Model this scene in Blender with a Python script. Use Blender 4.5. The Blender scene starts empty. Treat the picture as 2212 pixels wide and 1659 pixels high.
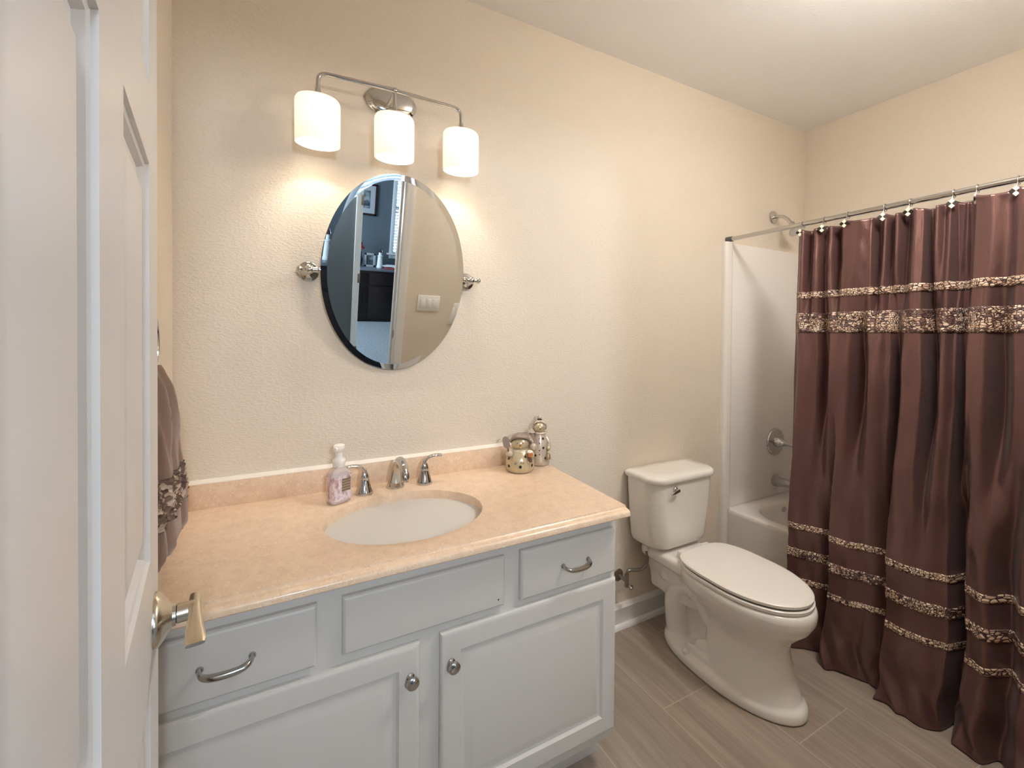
import bpy, bmesh, math, random
from mathutils import Vector, Matrix
random.seed(7)
S = bpy.context.scene
C = S.collection
PI = math.pi
R_ = math.radians

# ------------------------------------------------------------------ camera
F_PX, CXP, CYP, W, H = 951.1, 1106.0, 732.66, 2212.0, 1659.0
CAM = Vector((0.0, -1.637, 1.423))


def cam_axes(yaw, pitch, roll):
    A = Matrix(((math.cos(yaw), -math.sin(yaw), 0), (0, 0, -1), (math.sin(yaw), math.cos(yaw), 0)))
    B = Matrix(((1, 0, 0), (0, math.cos(pitch), -math.sin(pitch)), (0, math.sin(pitch), math.cos(pitch))))
    D = Matrix(((math.cos(roll), -math.sin(roll), 0), (math.sin(roll), math.cos(roll), 0), (0, 0, 1)))
    return D @ B @ A


M_ = cam_axes(R_(27.934), R_(0.66), R_(0.40))
cd = bpy.data.cameras.new('camera')
cam = bpy.data.objects.new('camera', cd)
C.objects.link(cam)
rt, dn, fw = Vector(M_[0]), Vector(M_[1]), Vector(M_[2])
mw = Matrix((rt, -dn, -fw)).transposed().to_4x4()
mw.translation = CAM
cam.matrix_world = mw
cd.sensor_fit = 'HORIZONTAL'
cd.sensor_width = 36.0
cd.lens = 36.0 * F_PX / W
cd.shift_x = 0.0
cd.shift_y = -((H / 2 - CYP) / W)
cd.clip_start = 0.01
S.camera = cam

# ------------------------------------------------------------------ world, daylight, exposure
wd = bpy.data.worlds.new('world')
S.world = wd
wd.use_nodes = True
wd.node_tree.nodes['Background'].inputs['Color'].default_value = (0.55, 0.75, 1.0, 1)
wd.node_tree.nodes['Background'].inputs['Strength'].default_value = 1.0
S.view_settings.view_transform = 'Standard'
S.view_settings.look = 'None'
S.view_settings.exposure = 0.93
S.view_settings.gamma = 1.0
S.view_settings.use_curve_mapping = False
S.cycles.use_denoising = True
S.cycles.max_bounces = 10
S.cycles.diffuse_bounces = 6
S.cycles.glossy_bounces = 6
S.cycles.transmission_bounces = 8
S.cycles.sample_clamp_indirect = 6.0
S.cycles.caustics_reflective = False
S.cycles.caustics_refractive = False
S.cycles.blur_glossy = 0.5


def area_light(name, loc, rot, sx, sy, power, color):
    l = bpy.data.lights.new(name, 'AREA')
    l.shape = 'RECTANGLE'
    l.size, l.size_y = sx, sy
    l.energy = power
    l.color = color
    o = bpy.data.objects.new(name, l)
    C.objects.link(o)
    o.location = loc
    o.rotation_euler = rot
    return o


DAY = (0.58, 0.78, 1.0)
# daylight through the window of the room across the hall; the side light is an unseen addition brightening that room
area_light('daylight_rear_window', (2.15, -5.72, 1.62), (R_(90), 0, 0), 1.4, 1.6, 170, DAY)
area_light('side_fill_light', (-0.62, -4.3, 1.5), (R_(90), 0, R_(-90)), 1.3, 1.5, 40, DAY)
LAMP_COL = (1.0, 0.94, 0.85)
LAMP_GLOW = 1.8
LAMP_POINT = 3.4

# ------------------------------------------------------------------ materials
MATS = {}


def mat(name, col=(0.8, 0.8, 0.8), rough=0.5, metal=0.0, spec=0.5, coat=0.0, sheen=0.0, trans=0.0, ior=1.45):
    m = bpy.data.materials.new(name)
    m.use_nodes = True
    b = m.node_tree.nodes['Principled BSDF']
    b.inputs['Base Color'].default_value = (*col, 1)
    b.inputs['Roughness'].default_value = rough
    b.inputs['Metallic'].default_value = metal
    b.inputs['Specular IOR Level'].default_value = spec
    b.inputs['Coat Weight'].default_value = coat
    b.inputs['Sheen Weight'].default_value = sheen
    b.inputs['Transmission Weight'].default_value = trans
    b.inputs['IOR'].default_value = ior
    MATS[name] = m
    return m


def N(m, kind, **kw):
    n = m.node_tree.nodes.new(kind)
    for k, v in kw.items():
        setattr(n, k, v)
    return n


def L(m, a, b):
    m.node_tree.links.new(a, b)


def bsdf(m):
    return m.node_tree.nodes['Principled BSDF']


def mth(m, op, a, b=None):
    n = N(m, 'ShaderNodeMath', operation=op)
    for i, x in enumerate((a, b)):
        if x is None:
            continue
        if isinstance(x, (int, float)):
            n.inputs[i].default_value = x
        else:
            L(m, x, n.inputs[i])
    return n.outputs[0]


def ramp(m, fac, stops):
    n = N(m, 'ShaderNodeValToRGB')
    cr = n.color_ramp
    while len(cr.elements) < len(stops):
        cr.elements.new(0.5)
    for e, (p, c) in zip(cr.elements, stops):
        e.position = p
        e.color = (*c, 1)
    L(m, fac, n.inputs[0])
    return n.outputs[0]


def posn(m):
    return N(m, 'ShaderNodeNewGeometry').outputs['Position']


def mapped(m, vec, scale):
    n = N(m, 'ShaderNodeMapping')
    n.inputs['Scale'].default_value = scale
    L(m, vec, n.inputs['Vector'])
    return n.outputs[0]


def noise(m, vec, scale, detail=2.0, rough=0.5):
    n = N(m, 'ShaderNodeTexNoise')
    n.inputs['Scale'].default_value = scale
    n.inputs['Detail'].default_value = detail
    n.inputs['Roughness'].default_value = rough
    L(m, vec, n.inputs['Vector'])
    return n.outputs['Fac']


def bump(m, height, strength, dist=0.002):
    n = N(m, 'ShaderNodeBump')
    n.inputs['Strength'].default_value = strength
    n.inputs['Distance'].default_value = dist
    L(m, height, n.inputs['Height'])
    L(m, n.outputs[0], bsdf(m).inputs['Normal'])


def mixc(m, fac, a, b):
    n = N(m, 'ShaderNodeMix', data_type='RGBA')
    for sock, x in ((n.inputs[0], fac), (n.inputs[6], a), (n.inputs[7], b)):
        if isinstance(x, (int, float)):
            sock.default_value = x
        elif isinstance(x, tuple):
            sock.default_value = (*x, 1)
        else:
            L(m, x, sock)
    return n.outputs[2]


def wall_mat(name, col, strength=0.5):
    m = mat(name, col, 0.62, spec=0.3)
    p = posn(m)
    a = noise(m, mapped(m, p, (78, 78, 150)), 1.0, 2.5, 0.6)
    h = ramp(m, a, [(0.46, (0, 0, 0)), (0.64, (1, 1, 1))])
    bump(m, h, strength, 0.0018)
    return m


wall_mat('wall_paint', (0.725, 0.645, 0.545), 0.42)
wall_mat('front_wall_paint', (0.70, 0.62, 0.50), 0.08)
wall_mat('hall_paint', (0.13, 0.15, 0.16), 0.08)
wall_mat('ceiling_paint', (0.88, 0.87, 0.86), 0.12)
mat('trim_paint', (0.80, 0.785, 0.755), 0.35)
m = mat('door_paint', (0.72, 0.705, 0.70), 0.38)
bump(m, noise(m, mapped(m, posn(m), (14, 14, 45)), 3.0, 3.0), 0.06, 0.002)
m = mat('cabinet_paint', (0.60, 0.58, 0.55), 0.42)
bump(m, noise(m, mapped(m, posn(m), (30, 90, 120)), 2.0, 2.0), 0.05, 0.001)
mat('porcelain', (0.86, 0.835, 0.79), 0.12, coat=0.4)
mat('toilet_plastic', (0.87, 0.845, 0.80), 0.22)
mat('biscuit_porcelain', (0.90, 0.825, 0.675), 0.12, coat=0.3)
mat('acrylic_white', (0.80, 0.765, 0.73), 0.22)
mat('chrome', (0.62, 0.61, 0.60), 0.07, 1.0)
mat('nickel', (0.50, 0.475, 0.44), 0.2, 1.0)
mat('satin_nickel', (0.66, 0.60, 0.50), 0.22, 1.0)
mat('rod_metal', (0.56, 0.55, 0.53), 0.16, 1.0)
mat('mirror_glass', (0.93, 0.95, 0.96), 0.0, 1.0)
mat('mirror_edge', (0.30, 0.36, 0.38), 0.2, 0.6)
mat('rubber_and_gap_shade', (0.10, 0.10, 0.10), 0.6)  # rubber fittings; also the shade coloured into the toilet seat gaps
mat('black_hole', (0.012, 0.010, 0.010), 0.7)
mat('caulk', (0.85, 0.80, 0.73), 0.4)
mat('steel_braid', (0.27, 0.25, 0.23), 0.35, 0.9)
mat('brass_dark', (0.28, 0.22, 0.18), 0.35, 0.9)
mat('plastic_white', (0.80, 0.78, 0.74), 0.35)
mat('pump_plastic', (0.86, 0.82, 0.78), 0.35)
mat('tile_cream', (0.82, 0.74, 0.58), 0.3)
mat('tile_black', (0.02, 0.015, 0.012), 0.3)
mat('liner_vinyl', (0.80, 0.74, 0.68), 0.4)

# stone-look solid surface worktop with chips
m = mat('counter_stone', (0.7, 0.5, 0.33), 0.28, coat=0.15)
p = posn(m)
v = N(m, 'ShaderNodeTexVoronoi')
v.inputs['Scale'].default_value = 190
L(m, p, v.inputs['Vector'])
v2 = N(m, 'ShaderNodeTexVoronoi')
v2.inputs['Scale'].default_value = 95
L(m, p, v2.inputs['Vector'])
base = ramp(m, noise(m, p, 38, 4.0, 0.65), [(0.3, (0.69, 0.515, 0.365)), (0.55, (0.765, 0.585, 0.425)), (0.75, (0.81, 0.635, 0.475))])
sep = N(m, 'ShaderNodeSeparateColor')
L(m, v.outputs['Color'], sep.inputs[0])
sep2 = N(m, 'ShaderNodeSeparateColor')
L(m, v2.outputs['Color'], sep2.inputs[0])
chip = mth(m, 'MULTIPLY', mth(m, 'GREATER_THAN', sep.outputs[0], 0.86), mth(m, 'LESS_THAN', v.outputs['Distance'], 0.42))
chip2 = mth(m, 'MULTIPLY', mth(m, 'GREATER_THAN', sep2.outputs[1], 0.93), mth(m, 'LESS_THAN', v2.outputs['Distance'], 0.30))
dark = mth(m, 'MULTIPLY', mth(m, 'LESS_THAN', sep.outputs[1], 0.10), mth(m, 'LESS_THAN', v.outputs['Distance'], 0.36))
c1 = mixc(m, mth(m, 'MULTIPLY', dark, 0.30), base, (0.40, 0.26, 0.17))
c2 = mixc(m, mth(m, 'MULTIPLY', mth(m, 'MAXIMUM', chip, chip2), 0.55), c1, (0.90, 0.74, 0.56))
L(m, c2, bsdf(m).inputs['Base Color'])

# wood-look plank tile floor, planks running towards the back wall
m = mat('floor_tile', (0.3, 0.25, 0.2), 0.42)
p = posn(m)
sx = N(m, 'ShaderNodeSeparateXYZ')
L(m, p, sx.inputs[0])
TW, TL = 0.313, 0.646
rx = mth(m, 'DIVIDE', mth(m, 'SUBTRACT', sx.outputs[0], 0.982 - 20 * TW), TW)
row = mth(m, 'FLOOR', rx)
fx = mth(m, 'FRACT', rx)
ry = mth(m, 'ADD', mth(m, 'DIVIDE', mth(m, 'ADD', sx.outputs[1], 0.445 + 20 * TL), TL), mth(m, 'MULTIPLY', mth(m, 'SUBTRACT', row, 21), 0.5))
col_i = mth(m, 'FLOOR', ry)
fy = mth(m, 'FRACT', ry)
ex = mth(m, 'MULTIPLY', mth(m, 'MINIMUM', fx, mth(m, 'SUBTRACT', 1.0, fx)), TW)
ey = mth(m, 'MULTIPLY', mth(m, 'MINIMUM', fy, mth(m, 'SUBTRACT', 1.0, fy)), TL)
grout = mth(m, 'LESS_THAN', mth(m, 'MINIMUM', ex, ey), 0.0022)
cmb = N(m, 'ShaderNodeCombineXYZ')
L(m, row, cmb.inputs[0])
L(m, col_i, cmb.inputs[1])
wn = N(m, 'ShaderNodeTexWhiteNoise', noise_dimensions='2D')
L(m, cmb.outputs[0], wn.inputs['Vector'])
off = N(m, 'ShaderNodeVectorMath', operation='ADD')
sc_ = N(m, 'ShaderNodeVectorMath', operation='SCALE')
sc_.inputs['Scale'].default_value = 9.0
L(m, wn.outputs['Color'], sc_.inputs[0])
L(m, p, off.inputs[0])
L(m, sc_.outputs[0], off.inputs[1])
gr1 = noise(m, mapped(m, off.outputs[0], (60, 3.0, 1)), 1.0, 5.0, 0.6)
gr2 = noise(m, mapped(m, off.outputs[0], (9, 1.2, 1)), 1.0, 3.0, 0.55)
gv = mth(m, 'ADD', mth(m, 'MULTIPLY', gr1, 0.55), mth(m, 'MULTIPLY', gr2, 0.45))
gv = mth(m, 'ADD', gv, mth(m, 'MULTIPLY', mth(m, 'SUBTRACT', wn.outputs['Value'], 0.5), 0.10))
wood = ramp(m, gv, [(0.30, (0.245, 0.195, 0.155)), (0.50, (0.325, 0.265, 0.215)), (0.68, (0.42, 0.35, 0.29))])
L(m, mixc(m, grout, wood, (0.43, 0.37, 0.31)), bsdf(m).inputs['Base Color'])
hb = mth(m, 'SUBTRACT', mth(m, 'MULTIPLY', gr1, 0.25), mth(m, 'MULTIPLY', grout, 0.8))
bump(m, hb, 0.35, 0.0012)

# carpet across the hall
m = mat('carpet', (0.42, 0.44, 0.44), 0.95, spec=0.05)
bump(m, noise(m, posn(m), 260, 2.0), 0.9, 0.006)
L(m, ramp(m, noise(m, posn(m), 45, 4.0), [(0.3, (0.34, 0.355, 0.355)), (0.7, (0.52, 0.53, 0.52))]), bsdf(m).inputs['Base Color'])

# satin curtain cloth
m = mat('curtain_satin', (0.165, 0.085, 0.078), 0.31, metal=0.6, spec=0.5)
bsdf(m).inputs['Sheen Weight'].default_value = 0.08
tc = N(m, 'ShaderNodeTexCoord')
w1 = noise(m, mapped(m, tc.outputs['UV'], (18, 7, 1)), 1.0, 4.0, 0.6)
w2 = noise(m, mapped(m, tc.outputs['UV'], (900, 500, 1)), 1.0, 1.0)
bump(m, mth(m, 'ADD', mth(m, 'MULTIPLY', w1, 1.0), mth(m, 'MULTIPLY', w2, 0.02)), 0.35, 0.012)


def beads(name, sx, sy, cut, cover):
    m = mat(name, (0.7, 0.55, 0.4), 0.38)
    tc = N(m, 'ShaderNodeTexCoord')
    uv = mapped(m, tc.outputs['UV'], (sx, sy, 1))
    v = N(m, 'ShaderNodeTexVoronoi', feature='DISTANCE_TO_EDGE')
    v.inputs['Scale'].default_value = 1.0
    v.inputs['Randomness'].default_value = 0.8
    L(m, uv, v.inputs['Vector'])
    vc = N(m, 'ShaderNodeTexVoronoi')
    vc.inputs['Scale'].default_value = 1.0
    vc.inputs['Randomness'].default_value = 0.8
    L(m, uv, vc.inputs['Vector'])
    sp = N(m, 'ShaderNodeSeparateColor')
    L(m, vc.outputs['Color'], sp.inputs[0])
    on = mth(m, 'GREATER_THAN', v.outputs['Distance'], cut)
    big = noise(m, mapped(m, tc.outputs['UV'], (9, 16, 1)), 1.0, 2.0)
    motif = mth(m, 'GREATER_THAN', mth(m, 'ADD', big, mth(m, 'MULTIPLY', sp.outputs[1], 0.25)), cover)
    on2 = mth(m, 'MULTIPLY', on, motif)
    tint = ramp(m, sp.outputs[0], [(0.0, (0.46, 0.29, 0.20)), (0.5, (0.66, 0.48, 0.35)), (1.0, (0.84, 0.68, 0.52))])
    L(m, mixc(m, on2, mixc(m, on, (0.06, 0.03, 0.03), (0.17, 0.10, 0.085)), tint), bsdf(m).inputs['Base Color'])
    bump(m, mth(m, 'MINIMUM', v.outputs['Distance'], 0.25), 0.9, 0.006)
    return m


beads('beads_narrow', 78, 108, 0.08, 0.0)
beads('beads_wide', 92, 118, 0.09, 0.58)
beads('beads_low', 95, 105, 0.10, 0.50)

# plush hand towel
m = mat('towel_terry', (0.26, 0.17, 0.13), 0.95, spec=0.05, sheen=0.5)
bump(m, noise(m, posn(m), 520, 2.0), 0.45, 0.0015)
m = mat('towel_band', (0.3, 0.22, 0.17), 0.8)
vv = N(m, 'ShaderNodeTexVoronoi')
vv.inputs['Scale'].default_value = 95
L(m, posn(m), vv.inputs['Vector'])
sp = N(m, 'ShaderNodeSeparateColor')
L(m, vv.outputs['Color'], sp.inputs[0])
L(m, ramp(m, sp.outputs[0], [(0.0, (0.10, 0.06, 0.05)), (0.55, (0.20, 0.13, 0.10)), (0.62, (0.42, 0.31, 0.24)), (1.0, (0.62, 0.50, 0.40))]), bsdf(m).inputs['Base Color'])
bump(m, vv.outputs['Distance'], 0.9, 0.006)

# opal lamp glass: lit by its bulb
m = mat('opal_glass', (0.9, 0.86, 0.78), 0.3)
b = bsdf(m)
nt = m.node_tree
out = nt.nodes['Material Output']
tr = N(m, 'ShaderNodeBsdfTranslucent')
tr.inputs['Color'].default_value = (0.95, 0.86, 0.72, 1)
ms = N(m, 'ShaderNodeMixShader')
ms.inputs[0].default_value = 0.10
L(m, b.outputs[0], ms.inputs[1])
L(m, tr.outputs[0], ms.inputs[2])
em = N(m, 'ShaderNodeEmission')
em.inputs['Color'].default_value = (*LAMP_COL, 1)
em.inputs['Strength'].default_value = LAMP_GLOW * 0.1
ad = N(m, 'ShaderNodeAddShader')
L(m, ms.outputs[0], ad.inputs[0])
L(m, em.outputs[0], ad.inputs[1])
L(m, ad.outputs[0], out.inputs['Surface'])


def emit(name, col, s):
    m = mat(name, col)
    bsdf(m).inputs['Emission Color'].default_value = (*col, 1)
    bsdf(m).inputs['Emission Strength'].default_value = s
    return m


emit('bulb_lit', (1.0, 0.85, 0.65), 12.0)
emit('dome_lit', (1.0, 0.972, 0.94), 40.0)
emit('hall_fill_lit', (0.78, 0.89, 1.0), 92.0)  # glow of the added hall fill light

# soap bottle
m = mat('clear_plastic', (0.86, 0.80, 0.80), 0.12)
bsdf(m).inputs['Alpha'].default_value = 0.42
mat('pink_soap', (0.66, 0.50, 0.50), 0.3)
m = mat('bottle_wrap', (0.7, 0.6, 0.65), 0.3)
n1 = noise(m, mapped(m, posn(m), (1, 1, 0.6)), 60, 3.0, 0.6)
L(m, ramp(m, n1, [(0.32, (0.36, 0.23, 0.22)), (0.45, (0.62, 0.47, 0.50)), (0.55, (0.80, 0.70, 0.74)), (0.66, (0.58, 0.46, 0.55))]), bsdf(m).inputs['Base Color'])
m = mat('bottle_label', (0.25, 0.17, 0.11), 0.4)
wv = N(m, 'ShaderNodeTexWave', wave_type='BANDS', bands_direction='Z')
wv.inputs['Scale'].default_value = 38
wv.inputs['Distortion'].default_value = 2.0
L(m, posn(m), wv.inputs['Vector'])
L(m, ramp(m, wv.outputs['Color'], [(0.55, (0.20, 0.135, 0.09)), (0.85, (0.40, 0.30, 0.22))]), bsdf(m).inputs['Base Color'])

# glazed figurine ceramic
mat('ceramic_ivory', (0.56, 0.48, 0.32), 0.24, 0.35, coat=0.3)
mat('ceramic_mauve', (0.34, 0.265, 0.225), 0.25, 0.35, coat=0.3)
mat('ceramic_white', (0.60, 0.51, 0.43), 0.22, 0.3, coat=0.4)
mat('ceramic_gold', (0.40, 0.30, 0.17), 0.28, 0.5)
mat('ceramic_orange', (0.50, 0.20, 0.06), 0.35)
mat('ceramic_umber', (0.13, 0.075, 0.06), 0.35)

# far room
mat('dresser_wood', (0.018, 0.011, 0.010), 0.35)
mat('dresser_top', (0.16, 0.17, 0.19), 0.2)
mat('frame_dark', (0.035, 0.015, 0.012), 0.35)
mat('mat_board', (0.45, 0.44, 0.44), 0.8)
m = mat('picture_print', (0.1, 0.1, 0.1), 0.4)
L(m, ramp(m, noise(m, mapped(m, posn(m), (5, 5, 9)), 1.5, 4.0), [(0.35, (0.03, 0.04, 0.05)), (0.5, (0.10, 0.12, 0.13)), (0.62, (0.32, 0.33, 0.34))]), bsdf(m).inputs['Base Color'])
mat('blind_slat', (0.86, 0.88, 0.90), 0.45)
mat('paper', (0.80, 0.80, 0.78), 0.7)
mat('book_red', (0.28, 0.05, 0.04), 0.6)
mat('petal_red', (0.45, 0.03, 0.04), 0.6)
mat('leaf_dark', (0.02, 0.03, 0.025), 0.6)
mat('window_glass', (0.95, 0.97, 1.0), 0.0, trans=1.0, ior=1.0)

# ------------------------------------------------------------------ geometry helpers
WP = {}


def wp(o):
    return WP.get(o.name, Vector((0, 0, 0))) if o else Vector((0, 0, 0))


class MB:
    def __init__(s):
        s.bm = bmesh.new()
        s.uv = None

    def add(s, verts, faces):
        vs = [s.bm.verts.new(v) for v in verts]
        for f in faces:
            try:
                s.bm.faces.new([vs[i] for i in f])
            except ValueError:
                pass
        return vs

    def box(s, x0, x1, y0, y1, z0, z1, bev=0.0, seg=2, mtx=None):
        t = bmesh.new()
        vs = [t.verts.new((x, y, z)) for x in (x0, x1) for y in (y0, y1) for z in (z0, z1)]
        for f in ((0, 1, 3, 2), (4, 6, 7, 5), (0, 4, 5, 1), (2, 3, 7, 6), (0, 2, 6, 4), (1, 5, 7, 3)):
            t.faces.new([vs[i] for i in f])
        bmesh.ops.recalc_face_normals(t, faces=t.faces)
        if bev > 0:
            bmesh.ops.bevel(t, geom=t.edges[:], offset=bev, segments=seg, profile=0.5, affect='EDGES')
        if mtx:
            bmesh.ops.transform(t, matrix=mtx, verts=t.verts)
        s.merge(t)
        return s

    def merge(s, t):
        me = bpy.data.meshes.new('tmp')
        t.to_mesh(me)
        t.free()
        s.bm.from_mesh(me)
        bpy.data.meshes.remove(me)

    def loft(s, rings, cap0=True, cap1=True, closed=False):
        n = len(rings[0])
        vs = [[s.bm.verts.new(p) for p in r] for r in rings]
        m = len(rings)
        for i in range(m if closed else m - 1):
            a, b = vs[i], vs[(i + 1) % m]
            for j in range(n):
                k = (j + 1) % n
                try:
                    s.bm.faces.new((a[j], a[k], b[k], b[j]))
                except ValueError:
                    pass
        if not closed:
            if cap0:
                s.bm.faces.new(vs[0][::-1])
            if cap1:
                s.bm.faces.new(vs[-1])
        return s

    def lathe(s, prof, mtx=None, n=32, sx=1.0, sy=1.0, cap0=True, cap1=True):
        mtx = mtx or Matrix.Identity(4)
        rings = []
        for r, z in prof:
            r = max(r, 1e-5)
            rings.append([mtx @ Vector((r * sx * math.cos(2 * PI * k / n), r * sy * math.sin(2 * PI * k / n), z)) for k in range(n)])
        return s.loft(rings, cap0, cap1)

    def tube(s, pts, rad, n=12, smooth=0, caps=True, closed=False, flat=None, up=None):
        pts = [Vector(p) for p in pts]
        if not hasattr(rad, '__len__'):
            rad = [rad] * len(pts)
        for _ in range(smooth):
            np_, nr = [pts[0]], [rad[0]]
            for i in range(len(pts) - 1):
                a, b = pts[i], pts[i + 1]
                np_ += [a * 0.75 + b * 0.25, a * 0.25 + b * 0.75]
                nr += [rad[i] * 0.75 + rad[i + 1] * 0.25, rad[i] * 0.25 + rad[i + 1] * 0.75]
            np_.append(pts[-1])
            nr.append(rad[-1])
            pts, rad = np_, nr
        rings = []
        m = len(pts)
        upv = Vector(up) if up else None
        for i in range(m):
            if closed:
                d = pts[(i + 1) % m] - pts[i - 1]
            else:
                d = pts[min(i + 1, m - 1)] - pts[max(i - 1, 0)]
            d.normalize()
            if upv is None:
                upv = Vector((0, 0, 1)) if abs(d.z) < 0.9 else Vector((1, 0, 0))
            a = d.cross(upv)
            if a.length < 1e-6:
                a = d.orthogonal()
            a.normalize()
            b = a.cross(d).normalized()
            if up is None:
                upv = b
            fl = flat if flat else (1.0, 1.0)
            rings.append([pts[i] + a * (rad[i] * fl[0] * math.cos(2 * PI * k / n)) + b * (rad[i] * fl[1] * math.sin(2 * PI * k / n)) for k in range(n)])
        return s.loft(rings, caps, caps, closed)

    def ball(s, c, r, sx=1, sy=1, sz=1, n=20, mtx=None):
        t = bmesh.new()
        bmesh.ops.create_uvsphere(t, u_segments=n, v_segments=max(8, n // 2), radius=1.0)
        m4 = Matrix.Translation(Vector(c)) @ (mtx or Matrix.Identity(4)) @ Matrix.Diagonal((r * sx, r * sy, r * sz, 1))
        bmesh.ops.transform(t, matrix=m4, verts=t.verts)
        s.merge(t)
        return s

    def prism(s, outline, axis, a, b, bev=0.0):
        """extrude a 2-D outline (list of (u, v)) along 'x', 'y' or 'z' from a to b"""
        def pt(u, v, w):
            return {'x': (w, u, v), 'y': (u, w, v), 'z': (u, v, w)}[axis]
        t = bmesh.new()
        r0 = [t.verts.new(pt(u, v, a)) for u, v in outline]
        r1 = [t.verts.new(pt(u, v, b)) for u, v in outline]
        n = len(outline)
        for j in range(n):
            t.faces.new((r0[j], r0[(j + 1) % n], r1[(j + 1) % n], r1[j]))
        t.faces.new(r0[::-1])
        t.faces.new(r1)
        bmesh.ops.recalc_face_normals(t, faces=t.faces)
        if bev:
            bmesh.ops.bevel(t, geom=t.edges[:], offset=bev, segments=2, profile=0.5, affect='EDGES')
        s.merge(t)
        return s

    def transform(s, m4):
        bmesh.ops.transform(s.bm, matrix=m4, verts=s.bm.verts)
        return s

    def build(s, name, material, parent=None, sharp=35, recalc=True, base=False, uvs=None):
        bm = s.bm
        if recalc:
            bmesh.ops.recalc_face_normals(bm, faces=bm.faces)
        xs = [v.co for v in bm.verts]
        lo = Vector((min(v.x for v in xs), min(v.y for v in xs), min(v.z for v in xs)))
        hi = Vector((max(v.x for v in xs), max(v.y for v in xs), max(v.z for v in xs)))
        c = (lo + hi) / 2
        if parent is None:
            c.z = lo.z
        for v in bm.verts:
            v.co -= c
        me = bpy.data.meshes.new(name)
        bm.to_mesh(me)
        bm.free()
        for pl in me.polygons:
            pl.use_smooth = True
        if sharp is not None:
            me.set_sharp_from_angle(angle=R_(sharp))
        me.materials.append(MATS[material] if isinstance(material, str) else material)
        o = bpy.data.objects.new(name, me)
        C.objects.link(o)
        if parent:
            o.parent = parent
            o.location = c - wp(parent)
        else:
            o.location = c
        WP[o.name] = c
        return o


def tag(o, label=None, cat=None, group=None, kind=None):
    if label:
        o['label'] = label
    if cat:
        o['category'] = cat
    if group:
        o['group'] = group
    if kind:
        o['kind'] = kind
    return o


def thing(name, label, cat, loc, group=None, kind=None):
    o = bpy.data.objects.new(name, None)
    C.objects.link(o)
    o.empty_display_size = 0.05
    o.location = loc
    WP[o.name] = Vector(loc)
    return tag(o, label, cat, group, kind)


def copy_thing(root, delta, label, group=None):
    def cp(o, par):
        c = o.copy()
        C.objects.link(c)
        if par:
            c.parent = par
        for ch in list(o.children):
            cp(ch, c)
        return c
    r = cp(root, None)
    r.location = Vector(root.location) + Vector(delta)
    r['label'] = label
    if group:
        r['group'] = group
    return r


def struct(mb, name, material, label, cat, sharp=35):
    return tag(mb.build(name, material, sharp=sharp), label, cat, kind='structure')


AX_Y = Matrix.Rotation(R_(90), 4, 'X')      # local +z -> world -y


def at(x, y, z, m=None):
    return Matrix.Translation((x, y, z)) @ (m or Matrix.Identity(4))


def lerp_pts(tab, t):
    """smooth interpolation in a table of (t, v), ascending in t"""
    if t <= tab[0][0]:
        return tab[0][1]
    for i in range(len(tab) - 1):
        a, b = tab[i], tab[i + 1]
        if t <= b[0]:
            u = (t - a[0]) / (b[0] - a[0])
            u = u * u * (3 - 2 * u)
            return a[1] + (b[1] - a[1]) * u
    return tab[-1][1]


def hash2(i, j):
    x = math.sin(i * 127.1 + j * 311.7) * 43758.5453
    return x - math.floor(x)


# ------------------------------------------------------------------ room shell
XL, XR, YF, ZC = -0.28, 2.996, -1.585, 2.74
YH = -1.70
DOX0, DOX1, DOZ = -0.068, 0.744, 2.045       # bathroom doorway
struct(MB().box(XL - 0.1, XR + 0.1, 0.0, 0.1, 0, ZC), 'wall_back', 'wall_paint', 'beige textured wall behind the vanity and toilet', 'wall')
struct(MB().box(XR, XR + 0.1, YF, 0.0, 0, ZC), 'wall_right', 'wall_paint', 'beige wall above the tub beyond the curtain', 'wall')
struct(MB().box(XL - 0.1, XL, YF, 0.0, 0, ZC), 'wall_left', 'wall_paint', 'narrow strip of cream wall behind the open door and towel', 'wall')
struct(MB().box(XL - 0.1, DOX0 - 0.02, YH, YF, 0, ZC).box(DOX1 + 0.02, XR + 0.1, YH, YF, 0, ZC).box(DOX0 - 0.02, DOX1 + 0.02, YH, YF, DOZ + 0.02, ZC),
       'wall_front', 'front_wall_paint', 'beige wall with the switch plate, seen in the oval mirror', 'wall')
struct(MB().box(-1.6, 3.4, -5.7, 0.1, ZC, ZC + 0.1), 'ceiling', 'ceiling_paint', 'plain off-white ceiling over the whole bathroom', 'ceiling')
struct(MB().box(XL - 0.1, XR + 0.1, -1.66, 0.1, -0.06, 0.0), 'floor', 'floor_tile', 'grey brown wood-look plank tile floor', 'floor')
struct(MB().box(-1.6, 3.4, -5.6, -1.66, -0.06, 0.002), 'floor_hall', 'carpet', 'pale grey carpet seen low in the oval mirror', 'carpet')

# baseboard between vanity and tub (with shoe moulding)
bb = MB().prism([(0, 0.0), (-0.012, 0.0), (-0.012, 0.088), (-0.015, 0.094), (-0.011, 0.100), (-0.009, 0.108), (-0.004, 0.114), (0, 0.114)], 'x', 0.972, 2.205)
bb.prism([(-0.012, 0), (-0.029, 0), (-0.028, 0.010), (-0.022, 0.018), (-0.012, 0.021)], 'x', 0.972, 2.205)
struct(bb, 'baseboard_back', 'trim_paint', 'white baseboard on the back wall beneath the toilet tank', 'baseboard')

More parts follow.
